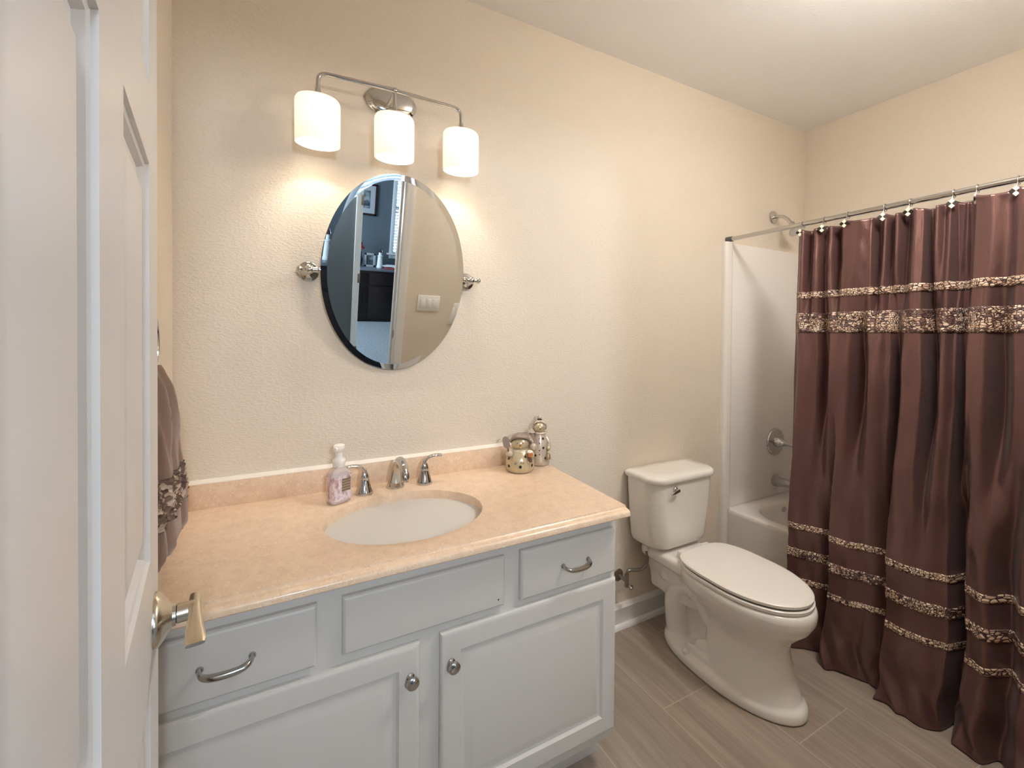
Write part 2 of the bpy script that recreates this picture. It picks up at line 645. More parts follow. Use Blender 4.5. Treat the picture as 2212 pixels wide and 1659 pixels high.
# bathroom doorway: jamb and casings
jm = MB()
jm.box(DOX0 - 0.02, DOX0, YH - 0.002, YF + 0.002, 0, DOZ + 0.02, 0.001)
jm.box(DOX1, DOX1 + 0.02, YH - 0.002, YF + 0.002, 0, DOZ + 0.02, 0.001)
jm.box(DOX0, DOX1, YH - 0.002, YF + 0.002, DOZ, DOZ + 0.02, 0.001)
jm.box(DOX1 - 0.011, DOX1, YH + 0.02, YH + 0.055, 0, DOZ, 0.001)
CAS = [(0, 0.0), (0, 0.011), (0.006, 0.014), (0.018, 0.013), (0.03, 0.016), (0.05, 0.018), (0.056, 0.018), (0.058, 0.0)]
jo = struct(jm, 'trim_1', 'trim_paint', 'white jamb of the bathroom doorway, seen in the oval mirror', 'door jamb')
sp_ = MB().box(DOX1 - 0.0015, DOX1 + 0.0005, -1.632, -1.606, 0.885, 0.945, 0.0005)
sp_.build('strike_plate', 'brass_dark', jo)
cs = MB()
t_ = [(DOX1 + 0.004 + u, YF + w) for u, w in CAS]
cs.prism(t_, 'z', 0, DOZ + 0.06)
t_ = [(DOX0 - 0.004 - u, YF + w * 0.6) for u, w in CAS]
cs.prism(t_, 'z', 0, DOZ + 0.06)
cs.prism([(YF + w, DOZ + 0.004 + u) for u, w in CAS], 'x', DOX0 - 0.06, DOX1 + 0.06)
struct(cs, 'trim_2', 'trim_paint', 'white moulded casing around the bathroom doorway, seen in the oval mirror', 'door casing')

# ------------------------------------------------------------------ across the hall (all of it seen in the mirror)
YO, FX0, FX1 = -3.0, 0.704, 1.475
struct(MB().box(-1.6, FX0 - 0.02, YO - 0.115, YO, 0, ZC).box(FX1 + 0.02, 3.4, YO - 0.115, YO, 0, ZC).box(FX0 - 0.02, FX1 + 0.02, YO - 0.115, YO, DOZ + 0.02, ZC),
       'wall_hall', 'hall_paint', 'grey green hall wall at the left edge of the oval mirror', 'wall')
jh = MB()
jh.box(FX0 - 0.02, FX0, YO - 0.117, YO + 0.002, 0, DOZ + 0.02, 0.001)
jh.box(FX1, FX1 + 0.02, YO - 0.117, YO + 0.002, 0, DOZ + 0.02, 0.001)
jh.box(FX0, FX1, YO - 0.117, YO + 0.002, DOZ, DOZ + 0.02, 0.001)
jh.prism([(FX0 - 0.004 - u, YO + w) for u, w in CAS], 'z', 0, DOZ + 0.06)
jh.prism([(FX1 + 0.004 + u, YO + w) for u, w in CAS], 'z', 0, DOZ + 0.06)
jo2 = struct(jh, 'trim_3', 'trim_paint', 'white jamb with three hinge leaves, seen in the oval mirror', 'door jamb')
for hz in (0.30, 1.05, 1.79):
    MB().box(FX0 - 0.020, FX0 + 0.003, YO + 0.0005, YO + 0.016, hz - 0.046, hz + 0.046, 0.002).build('hinge_leaf', 'brass_dark', jo2)
WX0, WX1, WZ0, WZ1 = 1.565, 2.65, 0.985, 2.35
struct(MB().box(-0.5, WX0, -5.6, -5.5, 0, ZC).box(WX1, 3.4, -5.6, -5.5, 0, ZC).box(WX0, WX1, -5.6, -5.5, 0, WZ0).box(WX0, WX1, -5.6, -5.5, WZ1, ZC),
       'wall_rear', 'hall_paint', 'grey green wall of the far room, seen dark in the oval mirror', 'wall')
struct(MB().box(-0.6, -0.5, -5.6, -5.05, 0, ZC).box(-0.6, -0.5, -3.55, -3.115, 0, ZC).box(-0.6, -0.5, -5.05, -3.55, 0, 0.75).box(-0.6, -0.5, -5.05, -3.55, 2.3, ZC),
       'wall_side', 'hall_paint', 'side wall of the far room', 'wall')
struct(MB().box(3.3, 3.4, -5.5, -3.115, 0, ZC), 'wall_far_right', 'hall_paint', 'right wall of the far room', 'wall')
struct(MB().box(-1.6, -1.5, -3.0, YH, 0, ZC).box(-1.5, XL - 0.1, YH, YH + 0.1, 0, ZC), 'wall_hall_end', 'hall_paint', 'end wall of the hall', 'wall')
# window with frame and blinds
wf = MB()
for x0, x1, z0, z1 in ((WX0 - 0.055, WX0, WZ0 - 0.07, WZ1 + 0.075), (WX1, WX1 + 0.075, WZ0 - 0.07, WZ1 + 0.075), (WX0, WX1, WZ1, WZ1 + 0.075), (WX0, WX1, WZ0 - 0.07, WZ0)):
    wf.box(x0, x1, -5.5, -5.482, z0, z1, 0.003)
wf.box(WX0 - 0.09, WX1 + 0.09, -5.5, -5.455, WZ0 - 0.012, WZ0 + 0.01, 0.003)
for x0, x1, z0, z1 in ((WX0, WX0 + 0.025, WZ0, WZ1), (WX1 - 0.045, WX1, WZ0, WZ1), (WX0, WX1, WZ0, WZ0 + 0.05), (WX0, WX1, WZ1 - 0.05, WZ1), (WX0, WX1, 1.66, 1.71)):
    wf.box(x0, x1, -5.58, -5.55, z0, z1, 0.003)
wo = struct(wf, 'window_1', 'trim_paint', 'white framed window with blinds, seen in the oval mirror', 'window')
MB().box(WX0 + 0.04, WX1 - 0.04, -5.567, -5.563, WZ0 + 0.04, WZ1 - 0.04).build('pane', 'window_glass', wo)
bl = thing('window_blind', 'white slatted blind hanging in the window seen in the oval mirror', 'blind', (2.12, -5.53, WZ0 + 0.02))
k = 0
z = WZ0 + 0.035
while z < WZ1 - 0.07:
    MB().box(WX0 + 0.012, WX1 - 0.012, -0.025, 0.025, -0.0015, 0.0015, mtx=at(0, -5.53, z, Matrix.Rotation(R_(-38), 4, 'X'))).build('slat', 'blind_slat', bl)
    z += 0.046
MB().box(WX0 + 0.01, WX1 - 0.01, -5.55, -5.51, WZ1 - 0.055, WZ1 - 0.002, 0.004).build('headrail', 'blind_slat', bl)
MB().box(WX0 + 0.012, WX1 - 0.012, -5.545, -5.515, WZ0 + 0.003, WZ0 + 0.02, 0.003).build('bottom_rail', 'blind_slat', bl)
# framed picture
PX0, PX1, PZ0, PZ1 = 0.86, 1.285, 1.52, 1.97
pic = thing('framed_picture', 'dark framed picture with pale mat, seen at the top of the oval mirror', 'picture', ((PX0 + PX1) / 2, -5.49, PZ0))
fr = MB()
for x0, x1, z0, z1 in ((PX0, PX0 + 0.028, PZ0, PZ1), (PX1 - 0.028, PX1, PZ0, PZ1), (PX0, PX1, PZ0, PZ0 + 0.028), (PX0, PX1, PZ1 - 0.028, PZ1)):
    fr.box(x0, x1, -5.5, -5.472, z0, z1, 0.004)
fr.build('frame', 'frame_dark', pic)
MB().box(PX0 + 0.02, PX1 - 0.02, -5.498, -5.488, PZ0 + 0.02, PZ1 - 0.02).build('mat', 'mat_board', pic)
MB().box(PX0 + 0.10, PX1 - 0.10, -5.488, -5.485, PZ0 + 0.10, PZ1 - 0.10).build('print', 'picture_print', pic)
# dresser
DX0, DX1, DY0, DZ = 0.75, 1.95, -5.06, 0.80
dr = thing('dresser', 'dark wooden dresser with a pale top, seen in the oval mirror', 'dresser', (1.35, -5.27, 0))
MB().box(DX0, DX1, -5.48, DY0 - 0.02, 0.02, DZ - 0.03, 0.004).build('body', 'dresser_wood', dr)
MB().box(DX0 - 0.02, DX1 + 0.02, -5.49, DY0, DZ - 0.03, DZ, 0.004).build('top', 'dresser_top', dr)
for x0, x1 in ((0.78, 1.14), (1.17, 1.53), (1.56, 1.92)):
    for z0, z1, nm in ((0.57, 0.74, 'drawer'), (0.06, 0.54, 'cupboard_door')):
        q = MB().box(x0, x1, DY0 - 0.02, DY0 - 0.004, z0, z1, 0.004)
        if z1 - z0 > 0.3:
            q.box(x0 + 0.06, x1 - 0.06, DY0 - 0.012, DY0 + 0.002, z0 + 0.06, z1 - 0.06, 0.006)
        q.build(nm, 'dresser_wood', dr)
MB().box(DX0 + 0.01, DX1 - 0.01, -5.47, DY0 - 0.03, 0.002, 0.03).build('plinth', 'dresser_wood', dr)
# things on the dresser
fx = thing('photo_frame', 'grey photo frame standing on the dresser seen in the oval mirror', 'photo frame', (1.19, -5.25, DZ))
q = MB()
for x0, x1, z0, z1 in ((1.11, 1.14, 0, 0.2), (1.24, 1.27, 0, 0.2), (1.11, 1.27, 0, 0.03), (1.11, 1.27, 0.17, 0.2)):
    q.box(x0, x1, -5.26, -5.24, DZ + z0, DZ + z1, 0.003)
q.build('frame', 'mat_board', fx)
MB().box(1.13, 1.25, -5.258, -5.250, DZ + 0.02, DZ + 0.18).build('print', 'picture_print', fx)
lh = thing('lighthouse_figurine', 'pale lighthouse figurine on the dresser seen in the oval mirror', 'figurine', (1.335, -5.25, DZ))
MB().lathe([(0.048, 0), (0.048, 0.02), (0.042, 0.025), (0.034, 0.16), (0.040, 0.165), (0.040, 0.175), (0.026, 0.18), (0.024, 0.225)], at(1.335, -5.25, DZ), 24).build('tower', 'paper', lh)
MB().lathe([(0.034, 0.0), (0.03, 0.012), (0.012, 0.035), (0.006, 0.055), (0.001, 0.058)], at(1.335, -5.25, DZ + 0.225), 24).build('dome', 'frame_dark', lh)
fv = thing('flower_vase', 'dark vase of red flowers beside the far door jamb in the mirror', 'vase', (1.03, -5.25, DZ))
MB().lathe([(0.035, 0), (0.055, 0.05), (0.06, 0.10), (0.035, 0.18), (0.04, 0.21)], at(1.03, -5.25, DZ), 24).build('vase', 'leaf_dark', fv)
for i in range(6):
    a = i * 1.05
    MB().ball((1.03 + 0.05 * math.cos(a), -5.25 + 0.04 * math.sin(a), DZ + 0.27 + 0.03 * (i % 3)), 0.026, 1, 1, 0.8, 10).tube([(1.03, -5.25, DZ + 0.19), (1.03 + 0.05 * math.cos(a), -5.25 + 0.04 * math.sin(a), DZ + 0.26 + 0.03 * (i % 3))], 0.003, 6).build('flower', 'petal_red', fv)
tag(MB().box(-0.10, 0.10, -0.06, 0.06, 0, 0.035, 0.006, mtx=at(1.49, -5.17, DZ, Matrix.Rotation(0.25, 4, 'Z'))).build('red_book', 'book_red'),
    'red book lying on the dresser seen in the oval mirror', 'book')
pp = MB()
for i, (x, y, a, zz) in enumerate(((1.47, -5.20, -0.3, 0.037), (1.53, -5.22, 0.2, 0.041), (1.50, -5.17, 0.5, 0.045))):
    t = []
    for j in range(7):
        u = j / 6
        t.append((-0.11 + 0.22 * u, 0.012 * math.sin(u * 3 + i) * u))
    r0 = [Vector((px, -0.07, pz)) for px, pz in t]
    rr = Matrix.Translation((x, y, DZ + zz)) @ Matrix.Rotation(a, 4, 'Z')
    rings = []
    for px, pz in t:
        rings.append([rr @ Vector((px, -0.07, pz)), rr @ Vector((px, 0.07, pz)), rr @ Vector((px, 0.07, pz + 0.002)), rr @ Vector((px, -0.07, pz + 0.002))])
    pp.loft(rings)
tag(pp.build('loose_papers', 'paper'), 'loose white papers on the red book seen in the oval mirror', 'papers')

# light switch plate beside the doorway
sw = thing('switch_plate', 'white triple switch plate on the wall, seen in the oval mirror', 'light switch', (0.975, YF, 1.165))
MB().box(0.892, 1.060, YF, YF + 0.006, 1.108, 1.224, 0.0025).build('plate', 'plastic_white', sw)
for i, x in enumerate((0.930, 0.976, 1.022)):
    r = MB().box(x - 0.0165, x + 0.0165, YF + 0.004, YF + 0.009, 1.133, 1.199, 0.0015)
    r.build('rocker', 'plastic_white', sw)

# semi-flush ceiling lamp in the middle of the room, above the frame
CLX, CLY = 1.66, -1.24
CLZ = 2.455
cl = thing('ceiling_lamp', 'round semi-flush ceiling lamp with opal bowl', 'ceiling lamp', (CLX, CLY, CLZ))
MB().lathe([(0.075, 0.0), (0.075, -0.012), (0.060, -0.022), (0.012, -0.026), (0.009, -0.26), (0.016, -0.27)], at(CLX, CLY, ZC - 0.0005), 32).build('canopy', 'nickel', cl)
MB().lathe([(0.0005, 0.0), (0.05, 0.004), (0.10, 0.020), (0.135, 0.050), (0.150, 0.090), (0.145, 0.090), (0.130, 0.055), (0.096, 0.027), (0.05, 0.011), (0.0005, 0.007)], at(CLX, CLY, CLZ), 40, cap0=False, cap1=False).build('bowl', 'dome_lit', cl, sharp=60)
MB().lathe([(0.0005, 0.0), (0.118, 0.0), (0.120, 0.003), (0.118, 0.006), (0.0005, 0.006)], at(CLX, CLY, CLZ + 0.082), 40, cap0=False, cap1=False).build('uplight_block', 'trim_paint', cl)  # unseen disc added to hold back the bowl's light from the ceiling
# unseen half-round fill light, added on the hall wall to brighten cabinets and door
hl = thing('hall_fill_light', 'half-round cool fill light added on the hall wall facing the bathroom doorway', 'fill light', (0.12, YO, 1.75))
MB().box(0.02, 0.22, YO + 0.0005, YO + 0.012, 1.74, 2.02, 0.003).build('back_plate', 'nickel', hl)
q = MB()
rings = []
for z_, r_ in ((1.750, 0.070), (1.760, 0.078), (1.99, 0.088), (2.005, 0.080)):
    rings.append([(0.12 + r_ * 1.1 * math.cos(PI * k / 20), YO + 0.013 + r_ * math.sin(PI * k / 20), z_) for k in range(21)])
q.loft(rings)
q.build('diffuser', 'hall_fill_lit', hl, sharp=50)

# ------------------------------------------------------------------ open door at the left
DA = R_(-7.0)
DD = 0.0567
dv = Vector((math.sin(DA), math.cos(DA), 0))
ln = Vector((-math.cos(DA), math.sin(DA), 0))


def DP(s, t, z):
    p = Vector((0, -1.637, 0)) + ln * DD + dv * s - ln * t
    return Vector((p.x, p.y, z))


S0, S1, DZ0, DZ1, DTH = 0.082, 0.829, 0.012, 2.035, 0.035
PAN = []
for sa, sb in ((S0 + 0.112, 0.395), (0.502, 0.717)):
    for za, zb in ((0.24, 0.974), (1.131, 1.634), (1.73, 1.93)):
        PAN.append((sa, sb, za, zb))
sl = sorted({S0, S1} | {p[0] for p in PAN} | {p[1] for p in PAN})
zl = sorted({DZ0, DZ1} | {p[2] for p in PAN} | {p[3] for p in PAN})
db = MB()
PROF = [(0.0, 0.0), (0.0015, -0.004), (0.006, -0.0055), (0.010, -0.0115), (0.019, -0.0115), (0.022, -0.0105), (0.043, -0.0035), (0.046, -0.003)]
for side in (0, 1):
    def P(s, t, z):
        return DP(s, t if side == 0 else -DTH - t, z)
    for i in range(len(sl) - 1):
        for j in range(len(zl) - 1):
            a, b_, c, d_ = sl[i], sl[i + 1], zl[j], zl[j + 1]
            pan = any(abs(a - p[0]) < 1e-6 and abs(b_ - p[1]) < 1e-6 and abs(c - p[2]) < 1e-6 and abs(d_ - p[3]) < 1e-6 for p in PAN)
            if not pan:
                db.add([P(a, 0, c), P(b_, 0, c), P(b_, 0, d_), P(a, 0, d_)], [(0, 1, 2, 3)])
            else:
                rings = [[P(a + o, dd, c + o), P(b_ - o, dd, c + o), P(b_ - o, dd, d_ - o), P(a + o, dd, d_ - o)] for o, dd in PROF]
                db.loft(rings, False, True)
e = [DP(S0, 0, DZ0), DP(S1, 0, DZ0), DP(S1, 0, DZ1), DP(S0, 0, DZ1), DP(S0, -DTH, DZ0), DP(S1, -DTH, DZ0), DP(S1, -DTH, DZ1), DP(S0, -DTH, DZ1)]
db.add(e, [(0, 1, 5, 4), (1, 2, 6, 5), (2, 3, 7, 6), (3, 0, 4, 7)])
bmesh.ops.remove_doubles(db.bm, verts=db.bm.verts, dist=1e-5)
door = struct(db, 'door_1', 'door_paint', 'white six-panel door standing open at the left edge', 'door', sharp=25)
# lever set
LZ, LS = 1.029, 0.767
lm = Matrix((( -ln.x, dv.x, 0, 0), (-ln.y, dv.y, 0, 0), (0, 0, 1, 0), (0, 0, 0, 1)))
nm_ = Matrix.Rotation(R_(90), 4, 'Y')        # local z -> +x (door normal after lm)
lev = MB().lathe([(0.0355, 0.0), (0.0355, 0.003), (0.034, 0.006), (0.028, 0.011), (0.019, 0.017), (0.0150, 0.020), (0.0145, 0.024)], Matrix.Translation(DP(LS, 0, LZ)) @ lm @ nm_, 40)
lo_ = lev.build('rosette', 'satin_nickel', door)
MB().tube([DP(LS, 0.025, LZ), DP(LS, 0.046, LZ)], 0.0125, 24).build('neck', 'satin_nickel', lo_)
MB().tube([DP(LS, 0.0235, LZ), DP(LS, 0.0255, LZ)], 0.0112, 24).build('collar_gap', 'black_hole', lo_)
pd = MB()
rings = []
for s_, t0, t1, zt, zb in ((0.792, 0.0385, 0.0535, 0.0115, -0.0105), (0.784, 0.0380, 0.0540, 0.0125, -0.0120), (0.765, 0.0375, 0.0545, 0.0120, -0.0125), (0.745, 0.0375, 0.0540, 0.0085, -0.0085),
                           (0.720, 0.0360, 0.0560, 0.0045, -0.0050), (0.700, 0.0345, 0.0580, 0.0015, -0.0055), (0.690, 0.0345, 0.0585, 0.0005, -0.0060), (0.684, 0.0365, 0.0570, -0.0010, -0.0055)):
    ring = []
    hw, hz, ct, cz = (t1 - t0) / 2, (zt - zb) / 2, (t0 + t1) / 2, (zt + zb) / 2
    for k in range(20):
        a = 2 * PI * k / 20
        ca, sa = math.cos(a), math.sin(a)
        q = 0.45
        ring.append(DP(s_, ct + hw * math.copysign(abs(ca) ** q, ca), LZ + cz + hz * math.copysign(abs(sa) ** q, sa)))
    rings.append(ring)
pd.loft(rings)
pd.build('lever_handle', 'satin_nickel', lo_, sharp=50)
for hz in (0.28, 1.02, 1.78):
    MB().tube([DP(S0 - 0.006, 0.004, hz - 0.045), DP(S0 - 0.006, 0.004, hz + 0.045)], 0.006, 12).build('hinge', 'brass_dark', door)
MB().box(-0.0005, 0.0015, -0.012, 0.012, -0.028, 0.028, 0.0004, mtx=Matrix.Translation(DP(S1, -DTH / 2, LZ)) @ Matrix.Rotation(R_(97 - 7 * 2), 4, 'Z')).build('latch_plate', 'satin_nickel', door)

# ------------------------------------------------------------------ hand towel and ring on the left wall
rg = thing('towel_ring', 'chrome ring on the left wall holding the brown towel', 'towel ring', (XL, -0.475, 1.46))
MB().lathe([(0.026, 0), (0.026, 0.004), (0.02, 0.010), (0.010, 0.016), (0.009, 0.045)], at(XL, -0.475, 1.478, Matrix.Rotation(R_(90), 4, 'Y')), 28).build('mount', 'chrome', rg)
MB().tube([(XL + 0.042, -0.475 + 0.072 * math.sin(2 * PI * k / 40), 1.402 + 0.072 * math.cos(2 * PI * k / 40)) for k in range(40)], 0.0042, 10, closed=True).build('ring', 'chrome', rg)


def towel_ring(z, grow=0.0, n=96):
    """outline of the hanging towel at height z"""
    yc = -0.475
    hw = lerp_pts([(0.958, 0.120), (0.970, 0.160), (0.99, 0.176), (1.05, 0.168), (1.13, 0.118), (1.22, 0.102), (1.30, 0.076), (1.34, 0.058), (1.352, 0.030)], z)
    xi, xo = XL + 0.008, lerp_pts([(0.958, 0.058), (0.970, 0.080), (0.99, 0.088), (1.1, 0.084), (1.2, 0.078), (1.3, 0.070), (1.352, 0.058)], z) + XL
    ring = []
    amp = lerp_pts([(0.95, 0.010), (1.25, 0.011), (1.35, 0.004)], z)
    for k in range(n):
        a = 2 * PI * k / n
        ca, sa = math.cos(a), math.sin(a)
        q = 0.7
        fold = 1 + 0.0
        y = yc + (hw + grow) * math.copysign(abs(sa) ** q, sa)
        xx = (xi + xo) / 2 + ((xo - xi) / 2 + grow) * math.copysign(abs(ca) ** q, ca)
        f = amp * (math.sin(y * 95 + 1.3 * math.sin(z * 7)) + 0.5 * math.sin(y * 190 + z * 9))
        if ca > 0:
            xx += f * min(1, ca * 2)
            y += 0.004 * math.sin(z * 31 + y * 40)
        if xx < XL + 0.003:
            xx = XL + 0.003
        ring.append(Vector((xx, y, z)))
    return ring


tw = thing('hand_towel', 'brown plush hand towel hanging beside the door edge', 'towel', (XL + 0.05, -0.475, 0.958))
zs = [0.958 + (1.352 - 0.958) * i / 70 for i in range(71)]
MB().loft([towel_ring(z) for z in zs]).build('cloth', 'towel_terry', tw, sharp=None)
bz = [1.045 + 0.085 * i / 24 for i in range(25)]
MB().loft([towel_ring(z, 0.0028 + 0.0022 * math.sin(i * 2.1)) for i, z in enumerate(bz)], False, False).build('embroidered_band', 'towel_band', tw, sharp=None)

# ------------------------------------------------------------------ vanity cabinet
YC, YD = -0.535, -0.553
CXR = 0.969
van = thing('vanity_cabinet', 'white painted vanity cabinet under the beige countertop', 'vanity cabinet', (0.345, -0.27, 0))
MB().box(XL + 0.001, CXR, YC, -0.001, 0.115, 0.853, 0.002).build('carcass', 'cabinet_paint', van)
MB().box(XL + 0.001, CXR - 0.004, -0.462, -0.01, 0.0, 0.116, 0.001).build('toe_kick', 'cabinet_paint', van)


def slab(x0, x1, z0, z1):
    """plain drawer front with an eased edge"""
    q = MB()
    rings = []
    for ins, y in ((0, YC - 0.0005), (0, YD + 0.007), (0.003, YD + 0.003), (0.007, YD + 0.0005), (0.010, YD)):
        rings.append([(x0 + ins, y, z0 + ins), (x1 - ins, y, z0 + ins), (x1 - ins, y, z1 - ins), (x0 + ins, y, z1 - ins)])
    return q.loft(rings)


def raised(x0, x1, z0, z1, fr=0.060):
    q = MB()
    rings = []
    for ins, y in ((0, YC - 0.0005), (0, YD + 0.008), (0.003, YD + 0.003), (0.008, YD + 0.0005), (0.012, YD), (fr - 0.006, YD), (fr - 0.003, YD + 0.004), (fr, YD + 0.0075), (fr + 0.006, YD + 0.0085),
                   (fr + 0.012, YD + 0.0075), (fr + 0.032, YD + 0.0015), (fr + 0.036, YD + 0.0008)):
        rings.append([(x0 + ins, y, z0 + ins), (x1 - ins, y, z0 + ins), (x1 - ins, y, z1 - ins), (x0 + ins, y, z1 - ins)])
    return q.loft(rings)


def pull(par, xc, zc, w=0.0465):
    q = MB()
    for sgn in (-1, 1):
        q.lathe([(0.0075, 0), (0.0072, 0.002), (0.006, 0.004)], at(xc + sgn * w, YD, zc + 0.001, AX_Y), 16)
    pts = [(xc - w, YD - 0.002, zc + 0.001), (xc - w, YD - 0.014, zc), (xc - w + 0.006, YD - 0.024, zc - 0.003), (xc - w + 0.02, YD - 0.029, zc - 0.006), (xc, YD - 0.030, zc - 0.007),
           (xc + w - 0.02, YD - 0.029, zc - 0.006), (xc + w - 0.006, YD - 0.024, zc - 0.003), (xc + w, YD - 0.014, zc), (xc + w, YD - 0.002, zc + 0.001)]
    q.tube(pts, [0.0058, 0.0052, 0.0052, 0.0056, 0.0062, 0.0056, 0.0052, 0.0052, 0.0058], 14, smooth=2, flat=(0.75, 1.15))
    q.build('pull', 'nickel', par)


def knob(par, x, z):
    MB().lathe([(0.0105, 0), (0.0100, 0.002), (0.0065, 0.005), (0.0058, 0.012), (0.008, 0.016), (0.0135, 0.019), (0.0162, 0.023), (0.0155, 0.027), (0.011, 0.030), (0.004, 0.0315), (0.0005, 0.0317)],
               at(x, YD, z, AX_Y), 28).build('knob', 'nickel', par)


d1 = slab(-0.272, 0.078, 0.660, 0.803).build('drawer', 'cabinet_paint', van, sharp=20)
pull(d1, -0.0955, 0.731)
fdf = slab(0.133, 0.560, 0.665, 0.803).build('false_drawer_front', 'cabinet_paint', van, sharp=20)
MB().lathe([(0.0022, 0.0), (0.0022, 0.0006)], at(0.538, YD + 0.0002, 0.688, AX_Y), 10).build('screw_hole', 'black_hole', fdf)
d3 = slab(0.611, 0.960, 0.662, 0.804).build('drawer', 'cabinet_paint', van, sharp=20)
pull(d3, 0.7995, 0.729)
e1 = raised(-0.273, 0.319, 0.152, 0.638).build('door', 'cabinet_paint', van, sharp=20)
knob(e1, 0.293, 0.560)
e2 = raised(0.373, 0.962, 0.152, 0.641).build('door', 'cabinet_paint', van, sharp=20)
knob(e2, 0.401, 0.561)

# ------------------------------------------------------------------ countertop with backsplash, undermount sink
ZT = 0.882
SCX, SCY, SA, SB = 0.342, -0.325, 0.233, 0.186


def xr(y):
    return 0.996 + 0.022 * (y / 0.6)


top = thing('countertop', 'beige speckled countertop with short backsplash and oval sink cut-out', 'countertop', (0.35, -0.3, 0.853))
ct = MB()
NS = 128
YB, YFR = -0.001, -0.577
hole, outer, hole_b = [], [], []
corner_angs = []
for x, y in ((xr(YB), YB), (XL + 0.001, YB), (XL + 0.001, YFR), (xr(YFR), YFR)):
    corner_angs.append(math.atan2(y - SCY, x - SCX) % (2 * PI))
angs = sorted(set([2 * PI * k / NS for k in range(NS)] + corner_angs))


def rect_hit(a):
    dx, dy = math.cos(a), math.sin(a)
    best = 9
    for k in range(1):
        if dy > 1e-9:
            best = min(best, (YB - SCY) / dy)
        if dy < -1e-9:
            best = min(best, (YFR - SCY) / dy)
        if dx < -1e-9:
            best = min(best, (XL + 0.001 - SCX) / dx)
        if dx > 1e-9:
            s_ = 0.022 / 0.6
            best = min(best, (0.996 + s_ * SCY - SCX) / (dx - s_ * dy))
    return SCX + best * dx, SCY + best * dy


def ell(a, f=1.0, g=0.0):
    r = 1 / math.sqrt((math.cos(a) / (SA * f + g)) ** 2 + (math.sin(a) / (SB * f + g)) ** 2)
    return SCX + r * math.cos(a), SCY + r * math.sin(a)


ZB_ = 0.853
loops = []
for kind in ('ob', 'ot', 'h0', 'h1', 'h2', 'hb'):
    lp = []
    for a in angs:
        if kind == 'ob':
            x, y = rect_hit(a); lp.append((x, y, ZB_))
        elif kind == 'ot':
            x, y = rect_hit(a); lp.append((x, y, ZT))
        elif kind == 'h0':
            x, y = ell(a, 1, 0.003); lp.append((x, y, ZT))
        elif kind == 'h1':
            x, y = ell(a, 1, 0.0008); lp.append((x, y, ZT - 0.001))
        elif kind == 'h2':
            x, y = ell(a); lp.append((x, y, ZT - 0.004))
        else:
            x, y = ell(a); lp.append((x, y, ZB_))
    loops.append(lp)
ct.loft(loops, closed=True)
# ogee front edge
edge = [(YFR, ZT), (YFR - 0.001, ZT - 0.0045), (YFR - 0.004, ZT - 0.007), (YFR - 0.009, ZT - 0.0075), (YFR - 0.015, ZT - 0.0085), (YFR - 0.020, ZT - 0.0115), (YFR - 0.0225, ZT - 0.016), (YFR - 0.0225, ZT - 0.026), (YFR - 0.020, ZB_), (YFR, ZB_)]
t = bmesh.new()
r0 = [t.verts.new((XL + 0.001, y, z)) for y, z in edge]
r1 = [t.verts.new((xr(y), y, z)) for y, z in edge]
for j in range(len(edge)):
    t.faces.new((r0[j], r0[(j + 1) % len(edge)], r1[(j + 1) % len(edge)], r1[j]))
t.faces.new(r0[::-1])
t.faces.new(r1)
ct.merge(t)
ct.build('top', 'counter_stone', top, sharp=30)
MB().box(XL + 0.001, 0.990, -0.021, -0.001, ZT - 0.001, 0.961, 0.002).build('backsplash', 'counter_stone', top)
MB().prism([(0.0, 0.9635), (-0.021, 0.960), (-0.021, 0.9615), (-0.010, 0.964), (0.0, 0.969)], 'x', XL + 0.001, 0.991).build('caulk_line', 'caulk', top)

sk = thing('sink_basin', 'oval cream undermount sink set in the beige countertop', 'sink', (SCX, SCY, 0.70))
q = MB()
rings = []
for f, z in ((1.06, ZB_ - 0.0005), (1.015, ZB_ - 0.0005), (1.005, ZB_ - 0.006), (0.985, 0.83), (0.93, 0.795), (0.82, 0.755), (0.62, 0.725), (0.35, 0.713), (0.10, 0.710)):
    rings.append([(*ell(2 * PI * k / 96, f), z) for k in range(96)])
for f, z in ((0.10, 0.700), (0.40, 0.703), (0.70, 0.715), (0.90, 0.75), (1.02, 0.80), (1.06, ZB_ - 0.012)):
    rings.append([(*ell(2 * PI * k / 96, f), z) for k in range(96)])
q.loft(rings, closed=True)
q.build('basin', 'biscuit_porcelain', sk, sharp=50)

# ------------------------------------------------------------------ faucet: spout and two lever handles
spt = thing('faucet_spout', 'curved chrome faucet spout behind the oval sink', 'faucet', (0.365, -0.083, ZT))
sx0, sy0 = 0.365, -0.080
body = MB()
rings = []
sp_path = [(-0.080, 0.0, 0.0305, 0.0275), (-0.080, 0.008, 0.0300, 0.0270), (-0.081, 0.020, 0.0265, 0.0240), (-0.085, 0.042, 0.0230, 0.0210), (-0.092, 0.062, 0.0205, 0.0190), (-0.104, 0.081, 0.0185, 0.0178), (-0.121, 0.097, 0.0172, 0.0165),
           (-0.143, 0.107, 0.0162, 0.0152), (-0.166, 0.109, 0.0154, 0.0142), (-0.187, 0.103, 0.0148, 0.0136), (-0.203, 0.091, 0.0144, 0.0132), (-0.211, 0.077, 0.0142, 0.0132), (-0.213, 0.068, 0.0140, 0.0130)]
for i, (yy, zz, rw, rl) in enumerate(sp_path):
    if i < 2:
        tn = Vector((0, 0, 1))
    else:
        p0, p1 = sp_path[i - 1], sp_path[min(i + 1, len(sp_path) - 1)]
        tn = Vector((0, p1[0] - p0[0], p1[1] - p0[1])).normalized()
    nb = Vector((0, tn.z, -tn.y))
    rings.append([Vector((sx0 + rw * math.cos(2 * PI * k / 28), yy, ZT + zz)) + nb * (rl * math.sin(2 * PI * k / 28)) for k in range(28)])
body.loft(rings)
body.build('spout_body', 'chrome', spt, sharp=45)
